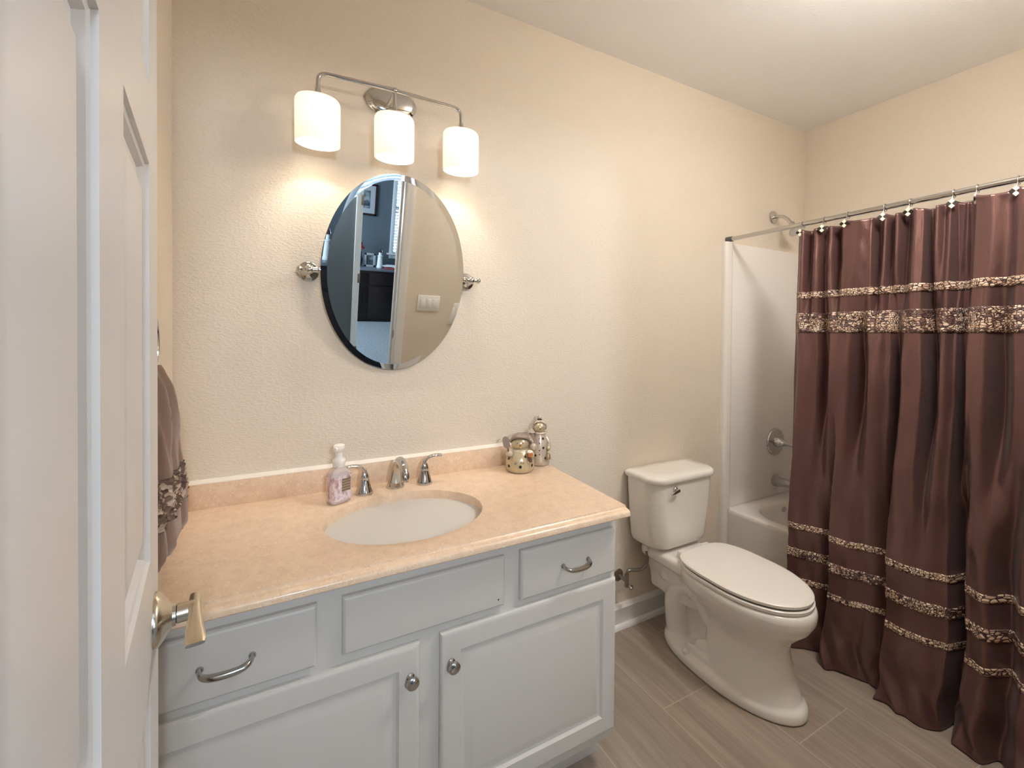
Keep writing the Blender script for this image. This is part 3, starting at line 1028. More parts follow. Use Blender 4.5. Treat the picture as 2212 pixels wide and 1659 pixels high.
MB().lathe([(0.0125, 0.0), (0.0128, 0.006), (0.0115, 0.012)], at(sx0, -0.2135, ZT + 0.0585), 24).build('aerator', 'chrome', spt)
MB().lathe([(0.032, 0), (0.032, 0.004), (0.030, 0.005)], at(sx0, sy0 + 0.004, ZT), 28, 1.0, 0.9).build('base_flange', 'chrome', spt)


def lever_handle(x, y, direction, label):
    h = thing('lever_tap', label, 'faucet tap', (x, y, ZT), 'lever taps on the countertop')
    MB().lathe([(0.0275, 0), (0.0285, 0.003), (0.0270, 0.010), (0.0215, 0.025), (0.0165, 0.042), (0.0150, 0.050), (0.0150, 0.052)], at(x, y, ZT), 32).build('base', 'chrome', h)
    MB().lathe([(0.0158, 0.052), (0.0165, 0.0535), (0.0158, 0.055)], at(x, y, ZT), 32).build('ring', 'chrome', h)
    q = MB().lathe([(0.0152, 0.055), (0.0148, 0.060), (0.0105, 0.072), (0.0068, 0.082), (0.0056, 0.0845)], at(x, y, ZT), 28)
    d = direction
    q.tube([(x, y, ZT + 0.072), (x + d * 0.003, y - 0.001, ZT + 0.083), (x + d * 0.012, y - 0.003, ZT + 0.093), (x + d * 0.026, y - 0.006, ZT + 0.0985), (x + d * 0.044, y - 0.010, ZT + 0.1005), (x + d * 0.060, y - 0.013, ZT + 0.099)],
           [0.0088, 0.0078, 0.0066, 0.0062, 0.0066, 0.0052], 14, smooth=2, flat=(1.25, 0.75))
    q.build('lever', 'chrome', h, sharp=60)


lever_handle(0.256, -0.099, -1, 'chrome lever tap beside the soap bottle')
lever_handle(0.466, -0.091, 1, 'chrome lever tap on the snowman side of the spout')

# ------------------------------------------------------------------ soap bottle
SX, SY = 0.171, -0.140
sb = thing('soap_bottle', 'clear pink soap bottle with white pump beside the sink', 'soap bottle', (SX, SY, ZT))
rot = Matrix.Rotation(R_(24), 4, 'Z')


def sq_ring(w, d, z, n=40, q=0.55):
    r = []
    for k in range(n):
        a = 2 * PI * k / n
        ca, sa = math.cos(a), math.sin(a)
        v_ = rot @ Vector((w * math.copysign(abs(ca) ** q, ca), d * math.copysign(abs(sa) ** q, sa), 0))
        r.append(Vector((SX + v_.x, SY + v_.y, ZT + z)))
    return r


MB().loft([sq_ring(*a) for a in ((0.029, 0.019, 0.0), (0.034, 0.023, 0.003), (0.0355, 0.0245, 0.012), (0.0355, 0.0245, 0.082), (0.034, 0.0235, 0.092), (0.028, 0.02, 0.102), (0.021, 0.018, 0.109), (0.0165, 0.0165, 0.113), (0.0160, 0.0160, 0.120))]).build('bottle', 'clear_plastic', sb, sharp=60)
MB().loft([sq_ring(*a) for a in ((0.030, 0.019, 0.003), (0.0335, 0.0225, 0.008), (0.0338, 0.0228, 0.080), (0.030, 0.020, 0.084))]).build('liquid', 'pink_soap', sb, sharp=60)
q = MB()
for k0 in range(1):
    rings = [[p for p in sq_ring(0.0360, 0.0250, z)] for z in (0.012, 0.03, 0.05, 0.07, 0.088)]
    q.loft(rings, False, False)
q.build('printed_wrap', 'bottle_wrap', sb, sharp=60)
q = MB()
rows = []
for z in (0.046, 0.058, 0.069):
    row_ = []
    for i in range(7):
        xx = -0.004 + 0.028 * i / 6
        v_ = rot @ Vector((xx, -0.0254 - 0.0004, 0))
        row_.append(Vector((SX + v_.x, SY + v_.y, ZT + z)))
    rows.append(row_)
nv = rot @ Vector((0, 0.0010, 0))
for z0, z1 in ((0.040, 0.080),):
    a_ = [rot @ Vector((xx, -0.0258, 0)) for xx in (-0.004, 0.025)]
    q.add([(SX + a_[0].x, SY + a_[0].y, ZT + z0), (SX + a_[1].x, SY + a_[1].y, ZT + z0), (SX + a_[1].x, SY + a_[1].y, ZT + z1), (SX + a_[0].x, SY + a_[0].y, ZT + z1),
           (SX + a_[0].x + nv.x, SY + a_[0].y + nv.y, ZT + z0), (SX + a_[1].x + nv.x, SY + a_[1].y + nv.y, ZT + z0), (SX + a_[1].x + nv.x, SY + a_[1].y + nv.y, ZT + z1), (SX + a_[0].x + nv.x, SY + a_[0].y + nv.y, ZT + z1)],
          [(0, 1, 2, 3), (7, 6, 5, 4), (0, 4, 5, 1), (1, 5, 6, 2), (2, 6, 7, 3), (3, 7, 4, 0)])
q.build('label_patch', 'bottle_label', sb)
pm = MB().lathe([(0.0180, 0.116), (0.0185, 0.118), (0.0185, 0.122), (0.0200, 0.124), (0.0200, 0.134), (0.0185, 0.138), (0.013, 0.142), (0.0110, 0.146), (0.0105, 0.150), (0.0110, 0.162)], at(SX, SY, ZT), 28)
pm.lathe([(0.0115, 0.160), (0.0150, 0.166), (0.0185, 0.171), (0.0190, 0.177), (0.0170, 0.183), (0.0100, 0.186), (0.001, 0.187)], at(SX, SY, ZT), 28)
v_ = rot @ Vector((-0.021, -0.012, 0))
pm.tube([(SX, SY, ZT + 0.1755), (SX + v_.x, SY + v_.y, ZT + 0.173)], [0.0090, 0.0065], 14)
pm.build('pump', 'pump_plastic', sb, sharp=45)

# ------------------------------------------------------------------ snowman candle holders


def star(cx, cz, r, n=6):
    pts = []
    for k in range(2 * n):
        a = PI * k / n + 0.3
        rr = r if k % 2 == 0 else r * 0.52
        pts.append((cx + rr * math.cos(a), cz + rr * math.sin(a)))
    return pts


def put_star(mb, base, facing, prof, az, z, r):
    """thin dark star-shaped hole plate lying on a turned body of profile prof at azimuth az"""
    rad = lerp_pts([(zz, rr) for rr, zz in prof], z)
    rad2 = lerp_pts([(zz, rr) for rr, zz in prof], z + 0.004)
    tilt = math.atan2(rad2 - rad, 0.004)
    a = facing + az
    nrm = Vector((math.cos(a), math.sin(a), 0)) * math.cos(tilt) - Vector((0, 0, 1)) * math.sin(tilt)
    tan = Vector((-math.sin(a), math.cos(a), 0))
    upv = nrm.cross(tan)
    c = Vector(base) + Vector((rad * math.cos(a), rad * math.sin(a), z)) + nrm * 0.0005
    o = star(0, 0, r)
    rings = [[c + tan * u + upv * v_ - nrm * 0.004 for u, v_ in o], [c + tan * u + upv * v_ + nrm * 0.0004 for u, v_ in o]]
    mb.loft(rings)


FACE = R_(-118)      # both figures look out over the sink towards the doorway
fdir = Vector((math.cos(FACE), math.sin(FACE), 0))
sdir = Vector((-math.sin(FACE), math.cos(FACE), 0))       # to the right of the figure as seen from the room


def snow(base, f, s, z):
    return Vector(base) + fdir * f + sdir * s + Vector((0, 0, z))


# short one
B1 = (0.848, -0.112, ZT)
s1 = thing('snowman_figurine', 'squat ceramic snowman holding a shovel and a cup', 'figurine', B1, 'ceramic snowmen')
P1 = [(0.046, 0.0), (0.053, 0.006), (0.0575, 0.022), (0.0575, 0.036), (0.054, 0.055), (0.046, 0.072), (0.036, 0.085), (0.030, 0.092)]
MB().lathe(P1, at(*B1), 40).build('body', 'ceramic_ivory', s1, sharp=60)
HM = Matrix.Rotation(FACE, 4, 'Z')
MB().ball(snow(B1, 0.004, 0, 0.109), 0.034, 0.95, 1.02, 0.84, 28, HM).build('head', 'ceramic_ivory', s1, sharp=None)
q = MB().ball(snow(B1, -0.003, 0.001, 0.121), 0.0355, 0.98, 1.04, 0.80, 28, HM @ Matrix.Rotation(R_(-24), 4, 'Y'))
bmesh.ops.bisect_plane(q.bm, geom=q.bm.verts[:] + q.bm.edges[:] + q.bm.faces[:], plane_co=snow(B1, 0.0, 0, 0.118), plane_no=(Vector((0, 0, 1)) - fdir * 0.75), clear_inner=True)
hat = q.build('hat', 'ceramic_mauve', s1, sharp=None)
bm_ = MB()
bm_.tube([snow(B1, 0.0285 * math.cos(a) * 0.9 + 0.004, 0.0365 * math.sin(a), 0.1185 + 0.021 * math.cos(a)) for a in [2 * PI * k / 32 for k in range(32)]], 0.005, 10, closed=True)
bm_.build('hat_brim', 'ceramic_mauve', hat, sharp=None)
q = MB().tube([snow(B1, -0.012, 0.03, 0.128), snow(B1, -0.008, 0.044, 0.118), snow(B1, 0.002, 0.050, 0.106)], [0.016, 0.012, 0.008], 14, smooth=2)
q.build('hat_tail', 'ceramic_mauve', hat, sharp=None)
MB().ball(snow(B1, 0.010, 0.052, 0.097), 0.0145).build('pompom', 'ceramic_white', hat, sharp=None)
MB().tube([snow(B1, 0.031 * math.cos(a) + 0.001, 0.033 * math.sin(a), 0.083 - 0.002 * math.cos(a)) for a in [2 * PI * k / 32 for k in range(32)]], 0.0065, 10, closed=True).build('scarf', 'ceramic_white', s1, sharp=None)
MB().lathe([(0.0055, 0), (0.0045, 0.006), (0.0008, 0.016)], Matrix.Translation(snow(B1, 0.033, 0.001, 0.107)) @ HM @ Matrix.Rotation(R_(82), 4, 'Y'), 14).build('nose', 'ceramic_orange', s1)
q = MB()
for s_ in (-0.010, 0.011):
    q.ball(snow(B1, 0.0335, s_, 0.116), 0.0024, n=10)
for i in range(7):
    a = R_(-60 + 20 * i)
    q.ball(snow(B1, 0.0345 - abs(math.sin(a)) * 0.006, 0.017 * math.sin(a), 0.1035 - 0.008 * math.cos(a)), 0.0015, n=8)
q.build('eyes_and_mouth', 'ceramic_umber', s1, sharp=None)
for az, zz, r_ in ((0.02, 0.030, 0.0078), (0.95, 0.030, 0.0072), (-0.95, 0.058, 0.0072), (0.42, 0.066, 0.0070), (-0.85, 0.028, 0.0070)):
    q = MB()
    put_star(q, B1, FACE, P1, az, zz, r_)
    q.build('star_hole', 'black_hole', s1)
for sg in (-1, 1):
    MB().tube([snow(B1, 0.012, sg * 0.034, 0.080), snow(B1, 0.026, sg * 0.046, 0.068), snow(B1, 0.036, sg * 0.040, 0.062 if sg > 0 else 0.074)], [0.0135, 0.013, 0.010], 14, smooth=2).build('arm', 'ceramic_ivory', s1, sharp=None)
MB().ball(snow(B1, 0.037, -0.040, 0.076), 0.0125).build('mitten', 'ceramic_white', s1, sharp=None)
MB().ball(snow(B1, 0.041, 0.036, 0.048), 0.0115).build('mitten', 'ceramic_white', s1, sharp=None)
shv = MB().tube([snow(B1, 0.044, -0.043, 0.060), snow(B1, 0.036, -0.050, 0.120)], 0.0030, 10)
so = shv.build('shovel', 'ceramic_umber', s1)
bl_ = MB()
rings = []
for u, w_ in ((0.0, 0.006), (0.006, 0.013), (0.03, 0.0145), (0.040, 0.010), (0.044, 0.003)):
    c = snow(B1, 0.040 - u * 0.10, -0.051 - u * 0.15, 0.098 + u)
    rings.append([c + sdir * w_ - fdir * 0.0015, c - sdir * w_ - fdir * 0.0015, c - sdir * w_ * 0.9 + fdir * 0.0022, c + sdir * w_ * 0.9 + fdir * 0.0022])
bl_.loft(rings)
bl_.build('shovel_blade', 'ceramic_mauve', so)
cp = MB().lathe([(0.0095, 0), (0.0105, 0.004), (0.0115, 0.017)], Matrix.Translation(snow(B1, 0.044, 0.038, 0.066)), 18)
co = cp.build('cup', 'ceramic_orange', s1)
q = MB()
for a in range(5):
    q.ball(snow(B1, 0.044 + 0.005 * math.cos(a * 1.25), 0.038 + 0.006 * math.sin(a * 1.25), 0.0845), 0.0062, n=10)
q.build('cup_foam', 'caulk', co, sharp=None)
MB().tube([snow(B1, 0.048, 0.037, 0.065), snow(B1, 0.044, 0.038, 0.048)], [0.0080, 0.0092], 12).build('cup_stem', 'ceramic_umber', s1)
q = MB()
q.tube([snow(B1, 0.047, -0.004, 0.050), snow(B1, 0.052, -0.012, 0.044), snow(B1, 0.055, -0.022, 0.041)], [0.004, 0.0055, 0.003], 8)
q.tube([snow(B1, 0.047, -0.002, 0.050), snow(B1, 0.053, 0.006, 0.046), snow(B1, 0.054, 0.016, 0.043)], [0.004, 0.0055, 0.003], 8)
q.build('bow', 'ceramic_mauve', s1, sharp=None)

# tall one
B2 = (0.963, -0.072, ZT)
s2 = thing('snowman_figurine', 'tall slim ceramic snowman in a pompom hat with a broom', 'figurine', B2, 'ceramic snowmen')
P2 = [(0.036, 0.0), (0.041, 0.005), (0.0435, 0.022), (0.041, 0.05), (0.036, 0.08), (0.031, 0.105), (0.026, 0.122), (0.022, 0.132)]
MB().lathe(P2, at(*B2), 36).build('body', 'ceramic_white', s2, sharp=60)
MB().ball(snow(B2, 0.003, 0, 0.152), 0.025, 0.95, 1.0, 1.0, 26, HM).build('head', 'ceramic_ivory', s2, sharp=None)
q = MB().ball(snow(B2, -0.003, 0, 0.158), 0.0265, 1, 1.03, 1.05, 26, HM)
bmesh.ops.bisect_plane(q.bm, geom=q.bm.verts[:] + q.bm.edges[:] + q.bm.faces[:], plane_co=snow(B2, 0.006, 0, 0.160), plane_no=(Vector((0, 0, 1)) * 0.55 - fdir), clear_inner=True)
hat2 = q.build('hat', 'ceramic_white', s2, sharp=None)
MB().tube([snow(B2, 0.005 - 0.010 * math.sin(a), 0.0255 * math.cos(a), 0.158 + 0.024 * math.sin(a)) for a in [PI * k / 20 - 0.45 + k * 0.045 for k in range(21)]], 0.0042, 10).build('hat_brim', 'ceramic_mauve', hat2, sharp=None)
MB().ball(snow(B2, -0.004, 0, 0.194), 0.0095).build('pompom', 'ceramic_white', hat2, sharp=None)
MB().tube([snow(B2, -0.004 + 0.008 * math.cos(a), 0.008 * math.sin(a), 0.1855) for a in [2 * PI * k / 16 for k in range(16)]], 0.0022, 8, closed=True).build('hat_cord', 'black_hole', hat2, sharp=None)
MB().tube([snow(B2, 0.022 * math.cos(a), 0.024 * math.sin(a), 0.131) for a in [2 * PI * k / 28 for k in range(28)]], 0.0058, 10, closed=True).build('scarf', 'ceramic_white', s2, sharp=None)
q = MB().ball(snow(B2, 0.0275, 0.001, 0.150), 0.0032, n=10)
for s_ in (-0.007, 0.008):
    q.ball(snow(B2, 0.0260, s_, 0.157), 0.0016, n=8)
for i in range(6):
    a = R_(-55 + 22 * i)
    q.ball(snow(B2, 0.0265 - abs(math.sin(a)) * 0.004, 0.012 * math.sin(a), 0.147 - 0.006 * math.cos(a)), 0.0011, n=8)
q.build('nose_and_mouth', 'ceramic_umber', s2, sharp=None)
for az, zz, r_ in ((0.45, 0.112, 0.0062), (0.40, 0.075, 0.0066), (0.55, 0.034, 0.0062), (-0.45, 0.045, 0.006)):
    q = MB()
    put_star(q, B2, FACE, P2, az, zz, r_)
    q.build('star_hole', 'black_hole', s2)
for zz in (0.112, 0.093, 0.066, 0.050):
    r_ = lerp_pts([(z_, r__) for r__, z_ in P2], zz)
    MB().ball(snow(B2, r_, -0.002, zz), 0.0028, n=8).build('button', 'ceramic_umber', s2, sharp=None)
MB().tube([snow(B2, 0.006, 0.026, 0.112), snow(B2, 0.016, 0.037, 0.092), snow(B2, 0.024, 0.036, 0.074)], [0.009, 0.0095, 0.008], 12, smooth=2).build('arm', 'ceramic_white', s2, sharp=None)
MB().tube([snow(B2, 0.006, -0.024, 0.112), snow(B2, 0.012, -0.034, 0.118), snow(B2, 0.016, -0.036, 0.128)], [0.009, 0.0095, 0.008], 12, smooth=2).build('arm', 'ceramic_white', s2, sharp=None)
MB().ball(snow(B2, 0.026, 0.036, 0.072), 0.0085).ball(snow(B2, 0.029, 0.034, 0.055), 0.0065).build('mitten', 'ceramic_ivory', s2, sharp=None)
br = MB().tube([snow(B2, 0.030, 0.034, 0.062), snow(B2, 0.022, 0.036, 0.098)], 0.0028, 10).lathe([(0.011, 0.0), (0.0095, 0.016), (0.0045, 0.026)], Matrix.Translation(snow(B2, 0.033, 0.034, 0.030)), 14)
br.build('broom', 'ceramic_gold', s2)
lt = MB().box(-0.010, 0.010, -0.010, 0.010, 0, 0.016, 0.002, mtx=Matrix.Translation(snow(B2, 0.022, -0.034, 0.122)) @ HM)
lo2 = lt.build('bird_house', 'ceramic_mauve', s2)
q = MB()
q.loft([[snow(B2, 0.022 + a, -0.034 + b_, z_) for a, b_ in ((-0.013 * w, -0.014 * w), (0.013 * w, -0.014 * w), (0.013 * w, 0.014 * w), (-0.013 * w, 0.014 * w))] for w, z_ in ((1, 0.138), (0.9, 0.142), (0.15, 0.152))])
q.build('bird_house_roof', 'ceramic_white', lo2)

# ------------------------------------------------------------------ tilting oval mirror
MT = R_(8.8)
MC = Vector((0.3707, -0.065, 1.6287))
MA, MBB = 0.2494, 0.3418
e1_, e2_ = Vector((1, 0, 0)), Vector((0, -math.sin(MT), math.cos(MT)))
en = Vector((0, -math.cos(MT), -math.sin(MT)))
mir = thing('oval_mirror', 'frameless oval mirror with slanted rim, tilted forward above the faucet', 'mirror', (MC.x, 0, MC.z - MBB))
q = MB()
rings = []
NM = 160


def mring(off, h):
    r = []
    for k in range(NM):
        a = 2 * PI * k / NM
        x, y = MA * math.cos(a), MBB * math.sin(a)
        nx, ny = math.cos(a) / MA, math.sin(a) / MBB
        l_ = math.hypot(nx, ny)
        x -= nx / l_ * off
        y -= ny / l_ * off
        r.append(MC + e1_ * x + e2_ * y + en * h)
    return r


BW = 0.0195
q.loft([mring(0.0, BW * math.tan(R_(4.0))), mring(BW, 0.0)], False, True)
mo = q.build('glass', 'mirror_glass', mir, sharp=1.5)
MB().loft([mring(-0.0002, BW * math.tan(R_(4.0))), mring(-0.0004, -0.004), mring(0.01, -0.008)], False, True).build('backing', 'mirror_edge', mir)
for sg, x in ((-1, 0.088), (1, 0.656)):
    xe = MC.x + sg * (MA + 0.001)
    q = MB().lathe([(0.031, 0.0), (0.0325, 0.003), (0.0325, 0.007), (0.029, 0.010), (0.025, 0.0105), (0.0215, 0.013), (0.013, 0.018), (0.0095, 0.024), (0.0085, 0.036), (0.0095, 0.046)], at(x, 0, 1.629, AX_Y), 32)
    q.ball((x, -0.060, 1.629), 0.0145, n=22)
    q.tube([(x, -0.060, 1.629), (xe - sg * 0.001, -0.063, 1.629)], [0.010, 0.0085], 16)
    q.lathe([(0.0105, 0), (0.012, 0.003), (0.0105, 0.006)], at(xe + sg * 0.009, -0.062, 1.629, Matrix.Rotation(R_(90), 4, 'Y')), 18)
    q.lathe([(0.007, 0), (0.006, 0.010), (0.010, 0.014), (0.0115, 0.020), (0.0085, 0.026), (0.001, 0.029)], at(x + sg * 0.010, -0.060, 1.629, Matrix.Rotation(R_(90 * sg), 4, 'Y')), 18)
    q.build('pivot_mount', 'chrome', mir, sharp=40)

# ------------------------------------------------------------------ three-light vanity fixture
LY = -0.120
vl = thing('vanity_light', 'chrome three-light bar with opal glass shades above the mirror', 'light fixture', (0.355, 0, 2.26))
MB().lathe([(1.0, 0.0), (1.0, 0.006), (0.97, 0.009), (0.90, 0.011), (0.86, 0.015), (0.80, 0.018), (0.3, 0.022), (0.001, 0.0225)], at(0.362, 0, 2.260, AX_Y), 48, 0.092, 0.058).build('canopy', 'chrome', vl)
SXS = (0.1085, 0.3475, 0.5880)
ZBAR = 2.238
bar = MB()
bar.tube([(SXS[0], LY, 2.180), (SXS[0], LY, 2.218), (SXS[0] + 0.004, LY, 2.232), (SXS[0] + 0.020, LY, ZBAR + 0.003), (SXS[0] + 0.05, LY, ZBAR + 0.004), (0.3475, LY, ZBAR + 0.008), (SXS[2] - 0.05, LY, ZBAR + 0.004), (SXS[2] - 0.020, LY, ZBAR + 0.002), (SXS[2] - 0.004, LY, 2.231), (SXS[2], LY, 2.217), (SXS[2], LY, 2.180)],
         0.0066, 14, smooth=2)
bar.tube([(SXS[1], LY, ZBAR + 0.006), (SXS[1], LY, 2.180)], 0.0066, 14)
bar.tube([(0.340, -0.018, 2.235), (0.343, -0.060, 2.228), (0.347, -0.095, 2.236), (0.3475, LY, ZBAR + 0.006)], 0.0062, 12, smooth=2)
bar.lathe([(0.0085, 0), (0.010, 0.002), (0.010, 0.010), (0.0085, 0.012)], at(SXS[1] - 0.006, LY, ZBAR + 0.007, Matrix.Rotation(R_(90), 4, 'Y')), 18)
bar.build('bar', 'chrome', vl, sharp=50)
for x in SXS:
    sh = MB()
    outer_ = [(0.0, 0.142), (0.40, 0.142), (0.80, 0.1415), (0.93, 0.139), (0.985, 0.132), (1.0, 0.122), (1.0, 0.060), (0.995, 0.0)]
    inner_ = [(0.945, 0.0), (0.95, 0.060), (0.95, 0.118), (0.90, 0.132), (0.78, 0.136), (0.40, 0.137), (0.0, 0.137)]
    sh.lathe([(r * 0.0665, z) for r, z in outer_] + [(r * 0.0665, z) for r, z in inner_], at(x, LY, 2.0155), 48, 1.0, 0.80, False, False)
    so_ = sh.build('shade', 'opal_glass', vl, sharp=60)
    MB().lathe([(0.0215, 0.0), (0.021, 0.003), (0.016, 0.008), (0.011, 0.017), (0.0085, 0.028), (0.0078, 0.034)], at(x, LY, 2.156), 28).build('shade_holder', 'chrome', vl)
    MB().lathe([(0.010, 0.052), (0.0125, 0.045), (0.020, 0.028), (0.0225, 0.012), (0.018, -0.006), (0.008, -0.014), (0.0005, -0.015)], at(x, LY, 2.098), 20).build('bulb', 'bulb_lit', vl)
    pl = bpy.data.lights.new('vanity_bulb_light', 'POINT')
    pl.energy = LAMP_POINT
    pl.color = LAMP_COL
    pl.shadow_soft_size = 0.022
    po = bpy.data.objects.new('vanity_bulb_light', pl)
    C.objects.link(po)
    po.location = (x, LY - 0.026, 2.112)

# ------------------------------------------------------------------ toilet
TX = 1.70
toi = thing('toilet', 'white two-piece toilet with closed lid beside the vanity', 'toilet', (TX, -0.40, 0))


def egg(xc, yb, yf, w, z, n=64, qb=0.75, ywide=0.52):
    """egg-shaped ring: back yb, front yf (more negative), half width w"""
    ym = yb + (yf - yb) * ywide
    r = []
    for k in range(n):
        a = 2 * PI * k / n
        ca, sa = math.cos(a), math.sin(a)
        if sa >= 0:     # back half
            x = w * math.copysign(abs(ca) ** qb, ca)
            y = ym + (yb - ym) * abs(sa) ** qb
        else:
            x = w * ca
            y = ym + (yf - ym) * abs(sa)
        r.append(Vector((xc + x, y, z)))
    return r


bw = MB()
# foot flange
bw.loft([egg(TX, -0.125, -0.735, 0.158, 0.0, qb=0.8), egg(TX, -0.122, -0.738, 0.162, 0.012, qb=0.8), egg(TX, -0.124, -0.736, 0.160, 0.034, qb=0.8), egg(TX, -0.135, -0.726, 0.148, 0.046, qb=0.8), egg(TX, -0.16, -0.710, 0.12, 0.052, qb=0.8)])
# front pedestal and bowl
bw.loft([egg(TX, -0.330, -0.722, 0.142, 0.030, ywide=0.45), egg(TX, -0.345, -0.708, 0.130, 0.075, ywide=0.45), egg(TX, -0.350, -0.694, 0.118, 0.125, ywide=0.45), egg(TX, -0.350, -0.680, 0.108, 0.180, ywide=0.45),
         egg(TX, -0.345, -0.670, 0.106, 0.225, ywide=0.48), egg(TX, -0.330, -0.676, 0.118, 0.258, ywide=0.5), egg(TX, -0.300, -0.705, 0.142, 0.292, ywide=0.5), egg(TX, -0.265, -0.738, 0.167, 0.326, ywide=0.5),
         egg(TX, -0.240, -0.757, 0.182, 0.362, ywide=0.5), egg(TX, -0.235, -0.760, 0.187, 0.390, ywide=0.5), egg(TX, -0.238, -0.755, 0.184, 0.408, ywide=0.5), egg(TX, -0.245, -0.745, 0.176, 0.414, ywide=0.5)])
# rear deck under the tank
bw.box(TX - 0.135, TX + 0.135, -0.30, -0.035, 0.352, 0.412, 0.022, 3)
bw.loft([[Vector((TX + x * w, y, z)) for x, y in ((-1, -0.06), (-1, -0.26), (-0.6, -0.34), (0.6, -0.34), (1, -0.26), (1, -0.06))] for w, z in ((0.080, 0.20), (0.092, 0.28), (0.118, 0.345), (0.13, 0.385))])
bw.box(TX - 0.022, TX + 0.022, -0.48, -0.17, 0.02, 0.33, 0.01, 2)
# trapway: leaves the bowl low, climbs and drops again at the back
for sg in (-1, 1):
    bw.tube([(TX + sg * 0.030, -0.500, 0.125), (TX + sg * 0.042, -0.440, 0.150), (TX + sg * 0.046, -0.385, 0.215), (TX + sg * 0.048, -0.325, 0.285), (TX + sg * 0.050, -0.265, 0.300), (TX + sg * 0.052, -0.215, 0.262), (TX + sg * 0.052, -0.190, 0.190), (TX + sg * 0.050, -0.188, 0.115), (TX + sg * 0.045, -0.200, 0.045), (TX + sg * 0.040, -0.205, 0.02)],
            [0.045, 0.048, 0.050, 0.051, 0.050, 0.051, 0.053, 0.050, 0.054, 0.058], 18, smooth=2)
    bw.tube([(TX + sg * 0.060, -0.145, 0.39), (TX + sg * 0.062, -0.150, 0.34), (TX + sg * 0.056, -0.155, 0.28)], [0.055, 0.050, 0.045], 16)
    # cast rib and pad beside the floor bolt
    bw.tube([(TX + sg * 0.100, -0.300, 0.060), (TX + sg * 0.112, -0.370, 0.062), (TX + sg * 0.112, -0.440, 0.060), (TX + sg * 0.105, -0.505, 0.058)], [0.014, 0.018, 0.018, 0.012], 12, smooth=1)
    bw.ball((TX + sg * 0.088, -0.375, 0.088), 0.030, 0.9, 1.5, 0.9)
    bw.ball((TX + sg * 0.098, -0.455, 0.094), 0.022, 0.9, 1.4, 0.7)
bowl = bw.build('bowl', 'porcelain', toi, sharp=None, recalc=True)
rm = bowl.modifiers.new('remesh', 'REMESH')
rm.mode = 'VOXEL'
rm.voxel_size = 0.0055
rm.use_smooth_shade = True
sm = bowl.modifiers.new('smooth', 'SMOOTH')
sm.factor = 0.5
sm.iterations = 9
for sg in (-1, 1):
    MB().lathe([(0.0155, -0.006), (0.0155, 0.002), (0.0135, 0.010), (0.008, 0.015), (0.0005, 0.0165)], at(TX + sg * 0.134, -0.318, 0.048, Matrix.Rotation(R_(sg * 6), 4, 'Y')), 20).build('bolt_cap', 'toilet_plastic', toi, sharp=50)


def seat_ring(z, w, yf, yb, n=72):
    return egg(TX, yb, yf, w, z, n, qb=0.55, ywide=0.50)


MB().loft([seat_ring(0.4160, 0.176, -0.742, -0.262), seat_ring(0.4175, 0.181, -0.748, -0.258), seat_ring(0.428, 0.182, -0.749, -0.257), seat_ring(0.431, 0.179, -0.745, -0.260)]).build('seat', 'toilet_plastic', toi, sharp=50)
MB().loft([seat_ring(0.4375, 0.174, -0.738, -0.262), seat_ring(0.439, 0.179, -0.745, -0.256), seat_ring(0.449, 0.180, -0.746, -0.254), seat_ring(0.4525, 0.176, -0.741, -0.258), seat_ring(0.4545, 0.165, -0.728, -0.268), seat_ring(0.4560, 0.10, -0.65, -0.33)]).build('seat_lid', 'toilet_plastic', toi, sharp=50)
MB().loft([seat_ring(z_, 0.174, -0.740, -0.266) for z_ in (0.4305, 0.4380)]).build('lid_gap_shade', 'rubber_and_gap_shade', toi)  # dark ring standing in for the shade between seat and lid
MB().loft([seat_ring(z_, 0.173, -0.740, -0.268) for z_ in (0.4120, 0.4160)]).build('seat_gap_shade', 'rubber_and_gap_shade', toi)  # dark ring standing in for the shade under the seat
for sg in (-1, 1):
    MB().box(TX + sg * 0.075 - 0.025, TX + sg * 0.075 + 0.025, -0.272, -0.232, 0.411, 0.446, 0.008, 3).build('hinge', 'toilet_plastic', toi)


def tank_ring(w, yb, yf, z, rf=0.075, rb=0.02, bow=0.012, n=12):
    """rounded tank outline: big radii in front, small behind, bowed front"""
    pts = []
    cs_ = [(w - rb, yb - rb, rb, 0, 90), (-(w - rb), yb - rb, rb, 90, 180), (-(w - rf), yf + rf, rf, 180, 270), (w - rf, yf + rf, rf, 270, 360)]
    for cx, cy, r, a0, a1 in cs_:
        for k in range(n + 1):
            a = R_(a0 + (a1 - a0) * k / n)
            x, y = cx + r * math.cos(a), cy + r * math.sin(a)
            if a0 >= 180:
                y -= bow * max(0.0, 1 - (x / w) ** 2) * (1 if y < yf + rf * 0.6 else 0.3)
            pts.append(Vector((TX + x, y, z)))
    return pts


MB().loft([tank_ring(0.150, -0.040, -0.165, 0.424, 0.07), tank_ring(0.168, -0.030, -0.178, 0.428, 0.075), tank_ring(0.180, -0.022, -0.188, 0.440, 0.08), tank_ring(0.186, -0.018, -0.192, 0.462, 0.08),
           tank_ring(0.195, -0.016, -0.196, 0.56, 0.075), tank_ring(0.203, -0.014, -0.200, 0.68, 0.07), tank_ring(0.206, -0.014, -0.201, 0.7425, 0.068)]).build('tank', 'porcelain', toi, sharp=60)
MB().loft([tank_ring(0.203, -0.016, -0.199, 0.7405, 0.07), tank_ring(0.215, -0.008, -0.212, 0.745, 0.075), tank_ring(0.218, -0.006, -0.215, 0.752, 0.075), tank_ring(0.218, -0.006, -0.215, 0.762, 0.075), tank_ring(0.214, -0.009, -0.211, 0.770, 0.073), tank_ring(0.205, -0.016, -0.202, 0.774, 0.07), tank_ring(0.15, -0.05, -0.16, 0.775, 0.05)]).build('tank_lid', 'porcelain', toi, sharp=60)
